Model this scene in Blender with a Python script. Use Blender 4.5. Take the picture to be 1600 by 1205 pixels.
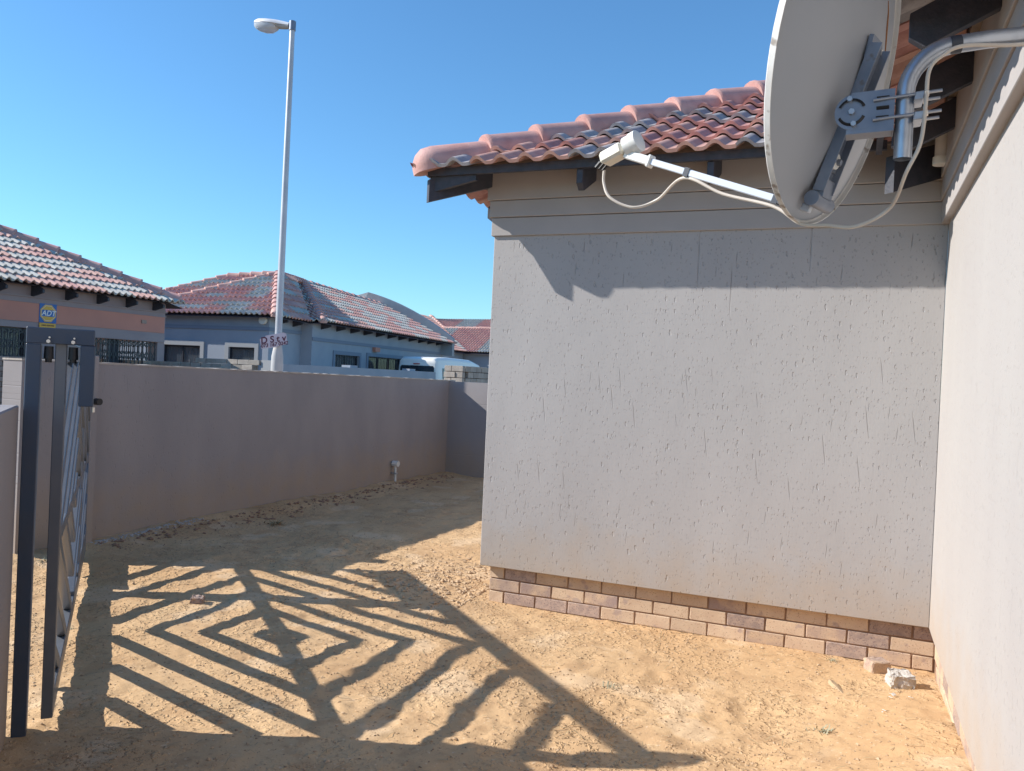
import bpy, bmesh, math, random
import numpy as np
from mathutils import Vector, Matrix
random.seed(7); rng = np.random.default_rng(5)
for o in list(bpy.data.objects): bpy.data.objects.remove(o)
scene = bpy.context.scene
COL = scene.collection
V = Vector

# ------------------------------------------------------------------ camera, sky, sun, exposure
cam_d = bpy.data.cameras.new('camera'); cam = bpy.data.objects.new('camera', cam_d); COL.objects.link(cam)
cam_d.sensor_width = 36; cam_d.lens = 36 * 1283.87 / 1600; cam_d.clip_start = .05; cam_d.clip_end = 3000
_r = V((.92323347, .38163325, .04467693)); _u = V((-.04452672, -.00922916, .99896556)); _f = V((-.3816508, .92426776, -.00847221))
m = Matrix.Identity(4)
for i in range(3): m[i][0] = _r[i]; m[i][1] = _u[i]; m[i][2] = -_f[i]
m[0][3], m[1][3], m[2][3] = -.46407, -5.19331, 1.56376
cam.matrix_world = m; CAM = V((-.464, -5.193, 1.564)); scene.camera = cam

SUN = V((-1.47, -.58, 1.0)).normalized()
el = math.asin(SUN.z); rot = math.atan2(SUN.x, SUN.y)
world = bpy.data.worlds.new('World'); scene.world = world; world.use_nodes = True
wt = world.node_tree; bg = wt.nodes['Background']
sky = wt.nodes.new('ShaderNodeTexSky'); sky.sky_type = 'NISHITA'; sky.sun_disc = False
sky.sun_elevation = el; sky.sun_rotation = rot; sky.altitude = 1600; sky.air_density = 1.35; sky.dust_density = .15; sky.ozone_density = 3.0
wtm = wt.nodes.new('ShaderNodeMix'); wtm.data_type = 'RGBA'; wtm.blend_type = 'MULTIPLY'; wtm.inputs[0].default_value = 1; wtm.inputs[7].default_value = (.62, .97, 1.18, 1)   # camera white balance: a cooler, more saturated sky
wt.links.new(sky.outputs[0], wtm.inputs[6]); wt.links.new(wtm.outputs[2], bg.inputs[0]); bg.inputs[1].default_value = .118
sl = bpy.data.lights.new('sun', 'SUN'); sl.energy = 5.0; sl.angle = math.radians(.5); sl.color = (1, .955, .89)
so = bpy.data.objects.new('sun', sl); COL.objects.link(so); so.rotation_euler = SUN.to_track_quat('Z', 'Y').to_euler(); so.location = (-20, -10, 20)
scene.view_settings.view_transform = 'Standard'; scene.view_settings.look = 'None'; scene.view_settings.exposure = .46; scene.view_settings.gamma = 1
try: scene.view_settings.use_curve_mapping = False
except Exception: pass

# ------------------------------------------------------------------ materials
def mat(name, c1, c2=None, rough=.85, scale=4, detail=5, bump=0, bscale=60, bdist=.01, metal=0, spec=.5, rnd=0, stretch=None, spots=None, coat=0):
    """c1/c2 mixed by noise; spots=(colour, scale, threshold) ; rnd = per-object brightness variation"""
    M = bpy.data.materials.new(name); M.use_nodes = True; t = M.node_tree; N = t.nodes; L = t.links
    b = N['Principled BSDF']; b.inputs['Roughness'].default_value = rough; b.inputs['Metallic'].default_value = metal
    b.inputs['Specular IOR Level'].default_value = spec
    if coat: b.inputs['Coat Weight'].default_value = coat
    tc = N.new('ShaderNodeTexCoord'); mp = N.new('ShaderNodeMapping'); L.new(tc.outputs['Object'], mp.inputs[0])
    if stretch: mp.inputs['Scale'].default_value = stretch
    if rnd:
        oi = N.new('ShaderNodeObjectInfo'); ml = N.new('ShaderNodeMath'); ml.operation = 'MULTIPLY'; ml.inputs[1].default_value = 37.
        L.new(oi.outputs['Random'], ml.inputs[0]); L.new(ml.outputs[0], mp.inputs['Location'])
    c2 = c2 or c1
    nz = N.new('ShaderNodeTexNoise'); nz.inputs['Scale'].default_value = scale; nz.inputs['Detail'].default_value = detail; L.new(mp.outputs[0], nz.inputs['Vector'])
    rp = N.new('ShaderNodeMapRange'); rp.inputs[1].default_value = .35; rp.inputs[2].default_value = .65; L.new(nz.outputs[0], rp.inputs[0])
    mx = N.new('ShaderNodeMix'); mx.data_type = 'RGBA'; mx.inputs[6].default_value = (*c1, 1); mx.inputs[7].default_value = (*c2, 1); L.new(rp.outputs[0], mx.inputs[0])
    out = mx.outputs[2]
    if spots:
        for (col, sc, th, *am) in (spots if isinstance(spots[0][0], (tuple, list)) else [spots]):
            n2 = N.new('ShaderNodeTexNoise'); n2.inputs['Scale'].default_value = sc; n2.inputs['Detail'].default_value = 3; L.new(mp.outputs[0], n2.inputs['Vector'])
            r2 = N.new('ShaderNodeMapRange'); r2.inputs[1].default_value = th; r2.inputs[2].default_value = th + .06; r2.inputs[4].default_value = am[0] if am else 1; L.new(n2.outputs[0], r2.inputs[0])
            m2 = N.new('ShaderNodeMix'); m2.data_type = 'RGBA'; L.new(r2.outputs[0], m2.inputs[0]); L.new(out, m2.inputs[6]); m2.inputs[7].default_value = (*col, 1); out = m2.outputs[2]
    if rnd:
        r3 = N.new('ShaderNodeMapRange'); r3.inputs[3].default_value = 1 - rnd; r3.inputs[4].default_value = 1 + rnd; L.new(oi.outputs['Random'], r3.inputs[0])
        hs = N.new('ShaderNodeHueSaturation'); L.new(r3.outputs[0], hs.inputs['Value']); L.new(out, hs.inputs['Color']); out = hs.outputs[0]
    L.new(out, b.inputs['Base Color'])
    if bump:
        n3 = N.new('ShaderNodeTexNoise'); n3.inputs['Scale'].default_value = bscale; n3.inputs['Detail'].default_value = 4; L.new(mp.outputs[0], n3.inputs['Vector'])
        bp = N.new('ShaderNodeBump'); bp.inputs['Strength'].default_value = bump; bp.inputs['Distance'].default_value = bdist
        L.new(n3.outputs[0], bp.inputs['Height']); L.new(bp.outputs[0], b.inputs['Normal'])
    return M

def scratch_plaster(name, c1, c2, axis, amount=1.0, soil=True):
    """rough-cast paint with vertical trowel scratches and pits; axis = horizontal axis of the wall (0 = x, 1 = y)"""
    M = bpy.data.materials.new(name); M.use_nodes = True; t = M.node_tree; N = t.nodes; L = t.links
    b = N['Principled BSDF']; b.inputs['Roughness'].default_value = .8; b.inputs['Specular IOR Level'].default_value = .35
    tc = N.new('ShaderNodeTexCoord')
    def mapped(s, loc=(0, 0, 0)):
        mp = N.new('ShaderNodeMapping'); mp.inputs['Scale'].default_value = s; mp.inputs['Location'].default_value = loc; L.new(tc.outputs['Object'], mp.inputs[0]); return mp.outputs[0]
    def noise(vec, sc, det=2, dist=0):
        n = N.new('ShaderNodeTexNoise'); n.inputs['Scale'].default_value = sc; n.inputs['Detail'].default_value = det; n.inputs['Distortion'].default_value = dist; L.new(vec, n.inputs['Vector']); return n.outputs[0]
    def rng_(x, a, c, lo=0, hi=1):
        r = N.new('ShaderNodeMapRange'); r.inputs[1].default_value = a; r.inputs[2].default_value = c; r.inputs[3].default_value = lo; r.inputs[4].default_value = hi; L.new(x, r.inputs[0]); return r.outputs[0]
    def mth(op, a, c):
        q = N.new('ShaderNodeMath'); q.operation = op
        for i, z in enumerate((a, c)):
            if isinstance(z, (int, float)): q.inputs[i].default_value = z
            else: L.new(z, q.inputs[i])
        return q.outputs[0]
    one = mapped((1, 1, 1))
    so_ = N.new('ShaderNodeSeparateXYZ'); L.new(tc.outputs['Object'], so_.inputs[0]); U_ = so_.outputs[axis]; Z_ = so_.outputs[2]
    def nicks(scale, aspect, rmax, power, keep=0.0, shear=0.0, off=0.0, edge=.35):
        """isolated elongated nicks: one per Voronoi cell, random size, some cells empty"""
        u = mth('ADD', mth('MULTIPLY', mth('ADD', U_, mth('MULTIPLY', Z_, shear)), scale), off); z = mth('MULTIPLY', Z_, scale * aspect)
        cb = N.new('ShaderNodeCombineXYZ'); L.new(u, cb.inputs[0]); L.new(z, cb.inputs[1])
        vo = N.new('ShaderNodeTexVoronoi'); vo.voronoi_dimensions = '2D'; vo.inputs['Scale'].default_value = 1; L.new(cb.outputs[0], vo.inputs['Vector'])
        sc_ = N.new('ShaderNodeSeparateColor'); L.new(vo.outputs['Color'], sc_.inputs[0])
        rad = mth('MULTIPLY', mth('POWER', sc_.outputs[0], power), rmax)
        if keep: rad = mth('MULTIPLY', rad, mth('GREATER_THAN', sc_.outputs[1], keep))
        d = mth('DIVIDE', vo.outputs['Distance'], mth('ADD', rad, .0005)); return rng_(d, 1.0, 1.0 - edge if edge < 1 else 0, 0, 1)
    a1 = nicks(34, .40, .23, 2.4, .45, .05)
    a2 = nicks(62, .55, .24, 1.6, .35, -.1, 7)
    a3 = nicks(16, .36, .12, 1.5, .62, .12, 3)
    s1 = nicks(14, .018, .060, .4, .50, 0, 11, .6)
    s2 = nicks(16, .035, .058, .4, .50, .13, 5, .6)
    s3 = nicks(20, .06, .06, .5, .60, -.07, 23, .6)
    pits = mth('MAXIMUM', mth('MAXIMUM', a1, mth('MULTIPLY', a2, .6)), mth('MAXIMUM', mth('MAXIMUM', s1, a3), mth('MAXIMUM', s2, s3)))
    fine = mth('MULTIPLY', noise(mapped((1, 1, .3), (1, 1, 1)), 110, 4), .16)
    wav = mth('MULTIPLY', noise(mapped((1, 1, .6)), 5, 2), .5)
    h = mth('ADD', mth('MULTIPLY', pits, -amount), mth('ADD', fine, wav))
    bp = N.new('ShaderNodeBump'); bp.inputs['Strength'].default_value = 1.0; bp.inputs['Distance'].default_value = .005; L.new(h, bp.inputs['Height']); L.new(bp.outputs[0], b.inputs['Normal'])
    mx = N.new('ShaderNodeMix'); mx.data_type = 'RGBA'; mx.inputs[6].default_value = (*c1, 1); mx.inputs[7].default_value = (*c2, 1); L.new(rng_(noise(mapped((1, 1, .5)), 2.2, 5), .3, .7), mx.inputs[0])
    out = mx.outputs[2]
    if soil:  # sand splashed up by rain along the foot of the wall
        sp = N.new('ShaderNodeSeparateXYZ'); L.new(tc.outputs['Object'], sp.inputs[0])
        g = mth('ADD', rng_(sp.outputs[2], .25, .75, 1, 0), mth('MULTIPLY', mth('SUBTRACT', noise(one, 6, 6), .5), 1.1))
        g = rng_(g, .25, 1.25, 0, .55)
        m2 = N.new('ShaderNodeMix'); m2.data_type = 'RGBA'; L.new(g, m2.inputs[0]); L.new(out, m2.inputs[6]); m2.inputs[7].default_value = (.42, .30, .19, 1); out = m2.outputs[2]
    L.new(out, b.inputs['Base Color'])
    return M

M = {}
M['wallA'] = scratch_plaster('house plaster', (.372, .352, .342), (.408, .387, .375), 0, 1.0)
M['wallB'] = scratch_plaster('side wall plaster', (.40, .372, .352), (.42, .395, .372), 1, .35)
M['cornice'] = mat('cornice plaster', (.36, .335, .32), (.39, .36, .345), .8, 3, bump=.15, bscale=120, bdist=.003)
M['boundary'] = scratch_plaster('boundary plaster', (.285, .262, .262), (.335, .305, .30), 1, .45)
M['coping'] = mat('boundary coping', (.50, .45, .40), (.42, .37, .32), .9, 8, bump=.3, bscale=60)
def sand_mat():
    Mx = mat('yard sand', (.545, .345, .180), (.61, .41, .225), .95, 1.1, 8, spec=.15,
             spots=[((.46, .285, .15), 4.2, .55, .55), ((.68, .50, .32), 2.3, .57, .5), ((.38, .24, .13), 26, .61, .55), ((.72, .56, .38), 44, .64, .5), ((.19, .12, .07), 62, .69, .8), ((.40, .25, .14), 120, .62, .45)])
    t = Mx.node_tree; N = t.nodes; L = t.links; b = N['Principled BSDF']; tc = [n for n in N if n.type == 'TEX_COORD'][0]
    def nz(sc, det, dist=0):
        n = N.new('ShaderNodeTexNoise'); n.inputs['Scale'].default_value = sc; n.inputs['Detail'].default_value = det; n.inputs['Distortion'].default_value = dist; L.new(tc.outputs['Object'], n.inputs['Vector']); return n.outputs[0]
    def mr(x, a_, c_, lo=0, hi=1):
        r = N.new('ShaderNodeMapRange'); r.inputs[1].default_value = a_; r.inputs[2].default_value = c_; r.inputs[3].default_value = lo; r.inputs[4].default_value = hi; L.new(x, r.inputs[0]); return r.outputs[0]
    def m(op, x, y):
        q = N.new('ShaderNodeMath'); q.operation = op
        for i, z in enumerate((x, y)):
            if isinstance(z, (int, float)): q.inputs[i].default_value = z
            else: L.new(z, q.inputs[i])
        return q.outputs[0]
    clod = m('MULTIPLY', mr(nz(34, 3), .52, .66), mr(nz(1.7, 4), .42, .62))        # clods only where the sand is churned up
    h = m('ADD', m('MULTIPLY', clod, 1.0), m('ADD', m('MULTIPLY', nz(150, 3), .16), m('MULTIPLY', nz(14, 5), .7)))
    bp = N.new('ShaderNodeBump'); bp.inputs['Strength'].default_value = .9; bp.inputs['Distance'].default_value = .011; L.new(h, bp.inputs['Height']); L.new(bp.outputs[0], b.inputs['Normal'])
    return Mx
M['sand'] = sand_mat()
M['far ground'] = mat('street ground', (.36, .24, .14), (.42, .29, .17), .95, .5)
M['mortar'] = mat('mortar', (.26, .155, .10), (.32, .20, .13), .95, 30, bump=.5, bscale=150, bdist=.004)
M['brick cream'] = mat('cream brick', (.60, .45, .31), (.54, .39, .27), .9, 12, bump=.5, bscale=160, bdist=.003, rnd=.07, spots=[((.34, .22, .15), 110, .60, .75), ((.30, .22, .22), 11, .62, .5)])
M['brick purple'] = mat('purple brick', (.32, .24, .205), (.45, .33, .26), .9, 25, bump=.5, bscale=160, bdist=.003, rnd=.12, spots=[((.20, .14, .14), 110, .57, .8), ((.50, .37, .30), 60, .64, .6)])
M['brick mix'] = mat('mottled brick', (.58, .42, .28), (.34, .25, .22), .9, 9, 3, bump=.5, bscale=160, bdist=.003, rnd=.08, spots=[((.26, .18, .15), 110, .60, .8)])
M['tile red'] = mat('red tile', (.40, .19, .165), (.50, .26, .22), .75, 18, bump=.35, bscale=180, bdist=.003, rnd=.14, spots=((.25, .12, .11), 90, .66, .6))
M['tile pink'] = mat('pink tile', (.56, .34, .27), (.48, .26, .21), .75, 14, bump=.35, bscale=180, bdist=.003, rnd=.10, spots=((.30, .15, .13), 90, .67, .6))
M['tile grey'] = mat('grey tile', (.27, .255, .26), (.36, .335, .335), .9, 14, bump=.35, bscale=180, bdist=.003, rnd=.15, spots=((.16, .14, .15), 90, .64, .6))
M['ridge'] = mat('ridge cap', (.46, .245, .215), (.56, .33, .29), .8, 9, bump=.5, bscale=90, bdist=.004, rnd=.08, spots=((.36, .17, .15), 50, .66, .5))
M['far red'] = mat('far red tile', (.54, .28, .24), (.62, .36, .31), .7, 3, rnd=.1)
M['far grey'] = mat('far grey tile', (.44, .42, .38), (.56, .54, .49), .7, 3, rnd=.12)
M['far pink'] = mat('far pink tile', (.66, .40, .33), (.58, .33, .27), .7, 3, rnd=.1)
M['timber'] = mat('dark painted timber', (.035, .04, .055), (.055, .055, .07), .6, 20, bump=.2, bscale=80)
M['batten'] = mat('raw batten', (.16, .13, .11), (.22, .18, .15), .8, 20)
M['underlay'] = mat('roof underlay', (.04, .04, .06), (.05, .05, .07), .7)
M['gate'] = mat('charcoal gate paint', (.125, .140, .165), (.145, .155, .175), .28, 10, spec=.6, bump=.05, bscale=60, bdist=.002)
M['gate worn'] = mat('gate guide paint', (.045, .070, .115), (.055, .072, .105), .45, 10)
M['rubber'] = mat('black rubber', (.015, .015, .017), None, .5)
M['galv'] = mat('galvanised steel', (.48, .51, .56), (.36, .39, .44), .38, 14, metal=.75, bump=.08, bscale=40, spots=((.22, .15, .11), 22, .70, .8))
M['galv dark'] = mat('weathered shaded zinc', (.17, .20, .26), (.25, .28, .34), .5, 9, metal=.5, spots=((.18, .14, .12), 18, .7, .7))  # blue-dark base has the back channel's shade put into it; brown spots are weathering
M['bolt'] = mat('bright bolt', (.65, .63, .6), None, .3, metal=.8)
M['dish'] = mat('dish paint', (.33, .35, .385), (.37, .385, .415), .45, 2.5, spots=((.44, .41, .37), 3, .66, .5))
M['dish rim'] = mat('dish rim', (.66, .65, .63), (.58, .56, .53), .5, 12, spots=((.22, .17, .13), 18, .60, .8))
M['white plastic'] = mat('white plastic', (.74, .73, .69), (.68, .67, .62), .45, 8)
M['cream plastic'] = mat('weathered cream plastic', (.66, .60, .47), (.72, .68, .58), .5, 20)
M['arm'] = mat('painted arm', (.60, .64, .70), (.56, .60, .66), .4, 5)
M['cable'] = mat('beige coax', (.62, .55, .47), (.55, .48, .41), .55, 10)
M['rust'] = mat('rust', (.28, .13, .06), (.36, .18, .08), .9, 40)
M['tape'] = mat('dark tape', (.04, .045, .06), None, .5)
M['pole'] = mat('pole zinc', (.50, .52, .55), (.42, .44, .48), .5, 3, metal=.35)
M['pole base'] = mat('pole sleeve', (.42, .43, .44), (.50, .50, .50), .75, 5)
M['lamp shell'] = mat('lamp shell', (.80, .78, .78), (.72, .72, .74), .4, 4)
M['L taupe'] = mat('taupe render', (.33, .26, .26), (.36, .29, .285), .85, 2)
M['L terracotta'] = mat('terracotta render', (.60, .27, .20), (.55, .25, .19), .85, 2)
M['M wall'] = mat('grey blue render', (.30, .34, .40), (.34, .375, .43), .85, 2)
M['M trim'] = mat('darker grey trim', (.20, .24, .31), None, .8)
M['M light'] = mat('pale window surround', (.36, .37, .38), None, .8)
M['arch'] = mat('parapet render', (.36, .38, .40), (.31, .33, .36), .85, 2)
M['frame'] = mat('dark window frame', (.035, .035, .045), None, .4)
M['curtain'] = mat('lace curtain', (.55, .52, .50), (.45, .43, .42), .9, 12, stretch=(6, 6, .5))
g = bpy.data.materials.new('window glass'); g.use_nodes = True; gb = g.node_tree.nodes['Principled BSDF']
gb.inputs['Base Color'].default_value = (.03, .04, .05, 1); gb.inputs['Roughness'].default_value = .04; gb.inputs['Specular IOR Level'].default_value = .8; M['glass'] = g
M['block'] = mat('cement brick', (.36, .32, .28), (.44, .40, .35), .95, 8, bump=.5, bscale=90, rnd=.12)
M['block dark'] = mat('weathered clay brick', (.23, .195, .175), (.30, .25, .22), .95, 8, bump=.4, bscale=80, rnd=.2)
M['concrete'] = mat('concrete lump', (.55, .51, .46), (.44, .40, .36), .95, 25, bump=.8, bscale=70, bdist=.01)
M['van'] = mat('white van paint', (.86, .83, .77), None, .35, coat=.3)
M['tail'] = mat('red lens', (.5, .03, .03), None, .2)
M['wood'] = mat('weathered wood', (.50, .36, .22), (.42, .30, .18), .9, 14)
M['paper'] = mat('white paper', (.80, .78, .74), (.65, .62, .56), .8, 20)
M['weed'] = mat('grey green weed', (.33, .33, .22), (.40, .37, .25), .8, 30)
M['straw'] = mat('dry grass', (.45, .34, .19), (.32, .23, .12), .9, 30)
M['earth'] = mat('dark crumb', (.26, .17, .10), (.34, .23, .14), .95, 9)
M['clod'] = mat('sand clod', (.54, .38, .23), (.44, .30, .18), .95, 9)
M['pebble'] = mat('pebble', (.52, .36, .22), (.36, .24, .15), .95, 9, rnd=0)
M['sign blue'] = mat('sign blue', (.03, .14, .42), None, .5)
M['sign yellow'] = mat('sign yellow', (.72, .42, .06), None, .5)
M['sign white'] = mat('sign white', (.78, .78, .78), None, .5)
M['card'] = mat('lilac card', (.58, .53, .60), (.50, .46, .54), .8, 8)
M['ink'] = mat('marker ink', (.10, .02, .05), None, .7)
M['tyre'] = mat('tyre', (.02, .02, .02), None, .8)

# ------------------------------------------------------------------ object helpers
WM = {}
def W(o): return WM.get(o.name, Matrix.Identity(4))
def link(o, parent=None, basis=None):
    COL.objects.link(o)
    basis = basis or Matrix.Identity(4)
    if parent is not None:
        o.parent = parent; o.matrix_local = W(parent).inverted() @ basis
    else: o.matrix_world = basis
    WM[o.name] = basis.copy()
    return o
def tag(o, label=None, cat=None, group=None, kind=None):
    if label: o['label'] = label
    if cat: o['category'] = cat
    if group: o['group'] = group
    if kind: o['kind'] = kind
    return o
def thing(name, loc, label, cat, group=None, rz=0):
    o = bpy.data.objects.new(name, None); o.empty_display_size = .1
    link(o, None, Matrix.Translation(V(loc)) @ Matrix.Rotation(rz, 4, 'Z')); return tag(o, label, cat, group)
class MB:
    def __init__(s): s.v = []; s.f = []; s.mi = []; s.cur = 0
    def add(s, vs, fs):
        b = len(s.v); s.v += [tuple(x) for x in vs]; s.f += [tuple(b + i for i in f) for f in fs]; s.mi += [s.cur] * len(fs); return s
    def obox(s, o, a, b, c):
        """box with corner o and edge vectors a, b, c"""
        o, a, b, c = V(o), V(a), V(b), V(c)
        vs = [o, o + a, o + a + b, o + b, o + c, o + a + c, o + a + b + c, o + b + c]
        if a.cross(b).dot(c) < 0: fs = [(0, 1, 2, 3), (4, 7, 6, 5), (0, 4, 5, 1), (1, 5, 6, 2), (2, 6, 7, 3), (3, 7, 4, 0)]
        else: fs = [(0, 3, 2, 1), (4, 5, 6, 7), (0, 1, 5, 4), (1, 2, 6, 5), (2, 3, 7, 6), (3, 0, 4, 7)]
        return s.add(vs, fs)
    def box(s, x0, x1, y0, y1, z0, z1): return s.obox((x0, y0, z0), (x1 - x0, 0, 0), (0, y1 - y0, 0), (0, 0, z1 - z0))
    def bar(s, p, q, w, d, side=(0, 0, 1)):
        """rectangular bar p->q, width w along 'side' (projected), depth d along the third axis"""
        p, q = V(p), V(q); t = (q - p).normalized(); sd = V(side); sd = (sd - t * sd.dot(t)).normalized(); n = t.cross(sd)
        return s.obox(p - sd * w / 2 - n * d / 2, q - p, sd * w, n * d)
    def tube(s, pts, r, n=10, cap=True, flat=1.0):
        pts = [V(p) for p in pts]; rr = r if isinstance(r, (list, tuple)) else [r] * len(pts); b = len(s.v); up = None
        for i, p in enumerate(pts):
            t = (pts[min(i + 1, len(pts) - 1)] - pts[max(i - 1, 0)]).normalized()
            if up is None: up = t.orthogonal().normalized()
            up = (up - t * up.dot(t)).normalized(); w = t.cross(up)
            for k in range(n):
                a = 2 * math.pi * k / n; s.v.append(tuple(p + up * math.cos(a) * rr[i] * flat + w * math.sin(a) * rr[i]))
        for i in range(len(pts) - 1):
            for k in range(n):
                k2 = (k + 1) % n; s.f.append((b + i * n + k, b + i * n + k2, b + (i + 1) * n + k2, b + (i + 1) * n + k)); s.mi.append(s.cur)
        if cap:
            s.f.append(tuple(b + k for k in range(n))[::-1]); s.f.append(tuple(b + (len(pts) - 1) * n + k for k in range(n))); s.mi += [s.cur] * 2
        return s
    def prism(s, poly, d):
        """closed 3D polygon extruded by vector d"""
        n = len(poly); d = V(d); vs = [V(p) for p in poly] + [V(p) + d for p in poly]
        return s.add(vs, [tuple(range(n))[::-1], tuple(range(n, 2 * n))] + [(i, (i + 1) % n, (i + 1) % n + n, i + n) for i in range(n)])
    def mesh(s, name, mats, smooth=False):
        me = bpy.data.meshes.new(name); me.from_pydata(s.v, [], s.f)
        for m_ in (mats if isinstance(mats, list) else [mats]): me.materials.append(m_)
        me.polygons.foreach_set('material_index', s.mi)
        bm = bmesh.new(); bm.from_mesh(me); bmesh.ops.recalc_face_normals(bm, faces=bm.faces); bm.to_mesh(me); bm.free()
        if smooth: me.shade_smooth()
        me.update(); return me
    def build(s, name, mats, parent=None, smooth=False, origin=None, bevel=0, basis=None):
        if origin is not None:
            og = V(origin); s.v = [tuple(V(p) - og) for p in s.v]; basis = Matrix.Translation(og)
        me = s.mesh(name, mats, smooth)
        if smooth: set_sharp(me)
        if bevel: bevel_mesh(me, bevel)
        return link(bpy.data.objects.new(name, me), parent, basis)
def set_sharp(me, ang=40):
    bm = bmesh.new(); bm.from_mesh(me)
    for e in bm.edges:
        if len(e.link_faces) == 2 and e.calc_face_angle(0) > math.radians(ang): e.smooth = False
    bm.to_mesh(me); bm.free()
def bevel_mesh(me, w, seg=1):
    bm = bmesh.new(); bm.from_mesh(me); bmesh.ops.bevel(bm, geom=list(bm.edges), offset=w, segments=seg, affect='EDGES', clamp_overlap=True); bm.to_mesh(me); bm.free()
def spline(pts, k=8):
    P = [V(p) for p in pts]; P = [P[0] * 2 - P[1]] + P + [P[-1] * 2 - P[-2]]; out = []
    for i in range(1, len(P) - 2):
        for j in range(k):
            t = j / k; a, b, c, d = P[i - 1:i + 3]
            out.append(.5 * ((2 * b) + (c - a) * t + (2 * a - 5 * b + 4 * c - d) * t * t + (3 * b - a - 3 * c + d) * t ** 3))
    out.append(P[-2]); return out
def text_mesh(body, size, extr, mat_, shear=0):
    cu = bpy.data.curves.new('lettering', 'FONT'); cu.body = body; cu.size = size; cu.extrude = extr; cu.align_x = 'CENTER'; cu.align_y = 'CENTER'; cu.shear = shear; cu.offset = size * .02
    ob = bpy.data.objects.new('tmp_text', cu); COL.objects.link(ob); dg = bpy.context.evaluated_depsgraph_get()
    me = bpy.data.meshes.new_from_object(ob.evaluated_get(dg)); bpy.data.objects.remove(ob); me.materials.clear(); me.materials.append(mat_); return me
def frame_matrix(o, x, y, z):
    m_ = Matrix.Identity(4)
    for i in range(3): m_[i][0] = x[i]; m_[i][1] = y[i]; m_[i][2] = z[i]; m_[i][3] = o[i]
    return m_
def wall_open(mb, P0, d, n, L, z0, z1, th, ops):
    """wall from P0 along unit d, thickness th behind outward normal n, with rectangular openings (u0,u1,z0,z1)"""
    us = sorted({0, L} | {o[0] for o in ops} | {o[1] for o in ops}); zs = sorted({z0, z1} | {o[2] for o in ops} | {o[3] for o in ops})
    P0, d, n = V(P0), V(d), V(n)
    for a, b in zip(us, us[1:]):
        for c, e in zip(zs, zs[1:]):
            if any(o[0] <= a and b <= o[1] and o[2] <= c and e <= o[3] for o in ops): continue
            mb.obox(P0 + d * a + V((0, 0, c)) - n * th, d * (b - a), n * th, (0, 0, e - c))
    return mb

# ------------------------------------------------------------------ ground
def vnoise(x, y, seed):
    r = np.random.default_rng(seed); T = r.random((257, 257)); xi = np.floor(x).astype(int); yi = np.floor(y).astype(int); fx = x - xi; fy = y - yi
    fx = fx * fx * (3 - 2 * fx); fy = fy * fy * (3 - 2 * fy); xi %= 256; yi %= 256
    return (T[xi, yi] * (1 - fx) + T[xi + 1, yi] * fx) * (1 - fy) + (T[xi, yi + 1] * (1 - fx) + T[xi + 1, yi + 1] * fx) * fy - .5
_prints = [(rng.uniform(-5.6, -.3), rng.uniform(-3, 1.2), rng.uniform(0, math.pi), rng.uniform(.6, 1)) for _ in range(46)]
def height(x, y):
    x = np.asarray(x, float); y = np.asarray(y, float)
    h = .045 * vnoise(x * .9 + 9, y * .9 + 4, 1) + .026 * vnoise(x * 2.7 + 30, y * 2.7 + 11, 2) + .017 * vnoise(x * 7 + 50, y * 7 + 60, 3) + .011 * vnoise(x * 17 + 90, y * 17 + 90, 4)
    h += .010 * np.maximum(vnoise(x * 26 + 9, y * 26 + 9, 8), .12) + .010 * vnoise(x * 38 + 120, y * 38 + 99, 5) * np.clip(.5 + 3 * vnoise(x * 2.2 + 7, y * 2.2 + 17, 9), .1, 1.6)
    rough = np.clip(vnoise(x * 1.1 + 77, y * 1.1 + 5, 6) * 3 + .6, .25, 1.3); h = h * (.55 + .45 * rough)
    for (px, py, a, s) in _prints:
        dx = (x - px) * math.cos(a) + (y - py) * math.sin(a); dy = -(x - px) * math.sin(a) + (y - py) * math.cos(a)
        q = (dx / .15) ** 2 + (dy / .06) ** 2
        h += s * (-.009 * np.exp(-q ** 2) + .005 * np.exp(-((q - 1.6) / .6) ** 2))
    near = np.exp(-((np.abs(y + .0) / .5)) ** 2) * (x > -2.9)          # flatten against the house wall
    h = h * (1 - .55 * near) + .005 * near
    h += .035 * np.exp(-((x + 3.15) ** 2 / .16 + (y - .35) ** 2 / .25))   # rubble heap by the corner
    h += .16 * np.clip(-y / 1.9, 0, 1) * np.clip((x + .75) / .75, 0, 1)    # sand banked against the side wall
    h += .05 * np.exp(-((x + 6.35) / .25) ** 2) + .02
    return h - .02
def hz(x, y): return float(height(np.array([x]), np.array([y]))[0])
def make_ground():
    xs = np.arange(-7.2, .12, .021); ys = np.concatenate([np.arange(-6.2, -3.4, .06), np.arange(-3.4, 1.6, .0185), np.arange(1.6, 6.55, .035)])
    X, Y = np.meshgrid(xs, ys, indexing='ij'); Z = height(X, Y); nx, ny = X.shape
    co = np.stack([X, Y, Z], -1).reshape(-1, 3); i = np.arange(nx * ny).reshape(nx, ny)
    f = np.stack([i[:-1, :-1], i[1:, :-1], i[1:, 1:], i[:-1, 1:]], -1).reshape(-1, 4)
    me = bpy.data.meshes.new('ground'); me.vertices.add(len(co)); me.vertices.foreach_set('co', co.ravel())
    me.loops.add(f.size); me.loops.foreach_set('vertex_index', f.ravel()); me.polygons.add(len(f)); me.polygons.foreach_set('loop_start', np.arange(len(f)) * 4); me.polygons.foreach_set('loop_total', np.full(len(f), 4))
    me.update(calc_edges=True); me.validate(); me.shade_smooth(); me.materials.append(M['sand'])
    o = link(bpy.data.objects.new('ground', me)); tag(o, kind='structure')
make_ground()
mb = MB(); mb.add([(-900, -900, -.13), (900, -900, -.13), (900, 900, -.13), (-900, 900, -.13)], [(0, 1, 2, 3)]); tag(mb.build('terrain', M['far ground']), kind='structure')

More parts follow.
